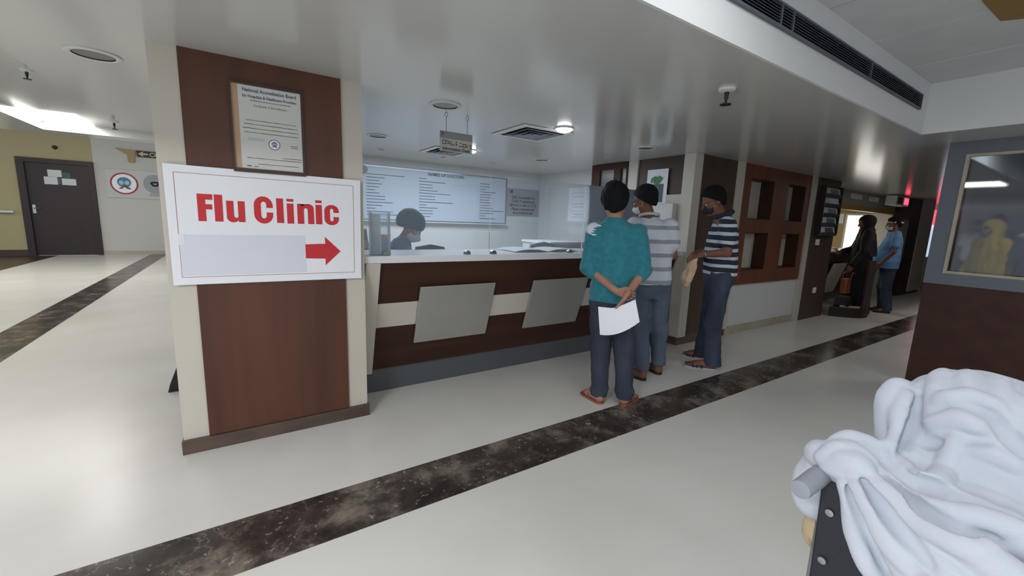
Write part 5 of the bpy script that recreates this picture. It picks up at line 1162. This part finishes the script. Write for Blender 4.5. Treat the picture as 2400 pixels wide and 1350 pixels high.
# knotted bunch on the left shoulder
roll([(1.02, .315, .91), (.985, .305, .945), (.96, .275, .955), (.975, .24, .965)], .026); roll([(1.03, .30, .945), (.995, .275, .967), (.99, .235, .968), (1.01, .20, .965)], .024)
roll([(.975, .285, .925), (.948, .262, .945), (.945, .235, .955), (.965, .205, .962)], .020); roll([(1.05, .265, .965), (1.02, .235, .975), (1.0, .20, .972), (1.0, .165, .955)], .020)
# heavy rolls that sweep down across the back
roll([(.965, .235, .962), (.925, .185, .935), (.898, .13, .905), (.888, .06, .878), (.885, -.02, .86)], .024); roll([(.985, .20, .968), (.94, .15, .955), (.905, .09, .938), (.892, .02, .925), (.89, -.06, .91)], .020)
roll([(.95, .245, .94), (.912, .205, .87), (.900, .165, .79), (.91, .13, .68)], .016); roll([(.935, .235, .93), (.905, .18, .89), (.893, .12, .83), (.90, .06, .74)], .015); roll([(1.01, .16, .955), (.97, .10, .955), (.945, .03, .96), (.94, -.05, .95)], .022)
for y_, z_, sl in ((.19, 1.125, .05), (.155, 1.14, .055), (.115, 1.14, .05), (.07, 1.13, .06), (.03, 1.12, .06)):
    roll([(1.19, y_, z_-.004), (1.135, y_-.2*sl, z_-.025), (1.092, y_-.55*sl, z_-.075), (1.073, y_-sl, z_-.125), (1.062, y_-1.5*sl, z_-.165)], .0095, .022)
for y_, z_ in ((.15, 1.05), (.10, 1.02), (.06, 1.035), (.02, 1.0), (.11, 1.075)):
    roll([(1.08, y_+.03, z_), (1.074, y_, z_-.006), (1.083, y_-.045, z_-.002)], .0065, .012)
# edge of the hood and the creases over the head
roll([(1.145, .245, 1.085), (1.115, .238, 1.045), (1.085, .218, 1.0), (1.06, .185, .965), (1.035, .14, .945)], .018, .035)
roll([(1.088, .10, 1.05), (1.078, .085, 1.0), (1.062, .06, .965), (1.03, .05, .945)], .013, .02); roll([(1.15, .09, 1.12), (1.105, .06, 1.075), (1.085, .02, 1.02), (1.07, -.03, .97)], .010, .016); roll([(1.19, .04, 1.10), (1.14, .0, 1.06), (1.11, -.05, 1.0)], .012, .02)
roll([(1.065, .235, .975), (1.035, .20, .955), (1.005, .165, .945), (.985, .13, .945)], .013, .008, True); roll([(1.125, .03, 1.085), (1.10, .0, 1.04), (1.09, -.04, .99)], .006, .012, True)
# creases and ridges of the cloth (in the passenger's own frame)
def crease(pts, r, k=.010, sub=True, sink=0.0):
    P_ = [np.array(q)+V3(0, sink, 0) for q in pts]; Q = []
    for i in range(len(P_)-1):
        p0, p1, p2, p3 = P_[max(i-1, 0)], P_[i], P_[i+1], P_[min(i+2, len(P_)-1)]
        for u in np.linspace(0, 1, 6)[:-1]: Q.append(.5*((2*p1)+(-p0+p2)*u+(2*p0-5*p1+4*p2-p3)*u*u+(-p0+3*p1-3*p2+p3)*u**3))
    Q.append(P_[-1]); n = len(Q); f = lambda i: r*(.35+.65*math.sin(PI*min(max((i+.6)/n, 0), 1)))
    for i in range(n-1): H_.cone(Q[i], Q[i+1], f(i), f(i+1), k, sub)
crease([(-0.194, -0.204, 0.946), (-0.176, -0.211, 0.903), (-0.143, -0.236, 0.851), (-0.125, -0.239, 0.818)], 0.012, .014, False, .003)
crease([(-0.177, -0.201, 0.955), (-0.143, -0.221, 0.928), (-0.108, -0.238, 0.895), (-0.076, -0.241, 0.861)], 0.015, .014, False, .003)
crease([(-0.155, -0.199, 0.967), (-0.123, -0.214, 0.955), (-0.086, -0.224, 0.943), (-0.040, -0.242, 0.947), (-0.008, -0.236, 0.954)], 0.016, .014, False, .003)
crease([(-0.099, -0.206, 0.964), (-0.060, -0.203, 0.968), (-0.021, -0.191, 0.972), (0.013, -0.190, 0.981)], 0.012, .014, False, .003)
crease([(-0.236, -0.189, 0.961), (-0.218, -0.177, 0.981), (-0.196, -0.166, 0.985), (-0.166, -0.168, 0.984)], 0.013, .014, False, .003)
crease([(-0.225, -0.195, 0.947), (-0.202, -0.193, 0.973), (-0.180, -0.192, 0.976), (-0.166, -0.194, 0.972)], 0.012, .014, False, .003)
crease([(-0.233, -0.157, 0.986), (-0.208, -0.132, 1.000), (-0.179, -0.120, 0.998)], 0.012, .014, False, .003)
crease([(-0.170, -0.011, 1.081), (-0.168, -0.038, 1.053), (-0.165, -0.059, 1.026), (-0.160, -0.119, 1.001)], 0.013, .014, False, .003)
crease([(-0.116, -0.179, 0.981), (-0.100, -0.165, 0.984), (-0.087, -0.131, 0.982), (-0.087, -0.088, 0.990), (-0.087, -0.074, 1.013), (-0.086, -0.059, 1.047)], 0.01, .014, False, .003)
crease([(-0.123, -0.053, 1.055), (-0.092, -0.054, 1.073), (-0.061, -0.058, 1.076)], 0.008, .014, False, .003)
crease([(-0.067, -0.068, 1.028), (-0.038, -0.065, 1.034), (-0.007, -0.064, 1.027)], 0.008, .014, False, .003)
crease([(-0.122, -0.027, 1.092), (-0.088, -0.018, 1.112), (-0.051, -0.018, 1.110)], 0.008, .014, False, .003)
crease([(-0.160, -0.130, 0.998), (-0.137, -0.154, 0.987), (-0.116, -0.168, 0.985), (-0.099, -0.171, 0.983), (-0.075, -0.160, 0.981), (-0.046, -0.160, 0.988), (-0.019, -0.160, 0.990), (0.011, -0.165, 0.990)], 0.013)
crease([(-0.185, -0.203, 0.946), (-0.165, -0.217, 0.921), (-0.139, -0.235, 0.887), (-0.111, -0.229, 0.839)], 0.01)
crease([(-0.169, -0.199, 0.963), (-0.137, -0.220, 0.948), (-0.101, -0.241, 0.925), (-0.058, -0.255, 0.895)], 0.011)
crease([(-0.149, -0.189, 0.971), (-0.117, -0.199, 0.961), (-0.074, -0.223, 0.959), (-0.035, -0.230, 0.960), (-0.009, -0.199, 0.957)], 0.012)
crease([(-0.155, -0.004, 1.078), (-0.153, -0.036, 1.046), (-0.147, -0.068, 1.013), (-0.137, -0.133, 0.993)], 0.009)
crease([(-0.058, -0.029, 1.094), (-0.039, -0.044, 1.083), (-0.024, -0.050, 1.064), (-0.010, -0.052, 1.047)], 0.01)
crease([(-0.122, -0.058, 1.013), (-0.103, -0.064, 1.029)], 0.006)
H_.wrinkle(.0042, 38, 91, (1.2, 1, .8)).wrinkle(.0020, 110, 92)
H_.ell(Lc(1.34, .14, 1.0), (.07, .10, .085), .01, None, True)
WHITE = mat('white_cotton_shawl', rgb(190, 195, 204), .9, bump=.12, bscale=300)
H_.mesh('shawl', WHITE, t)
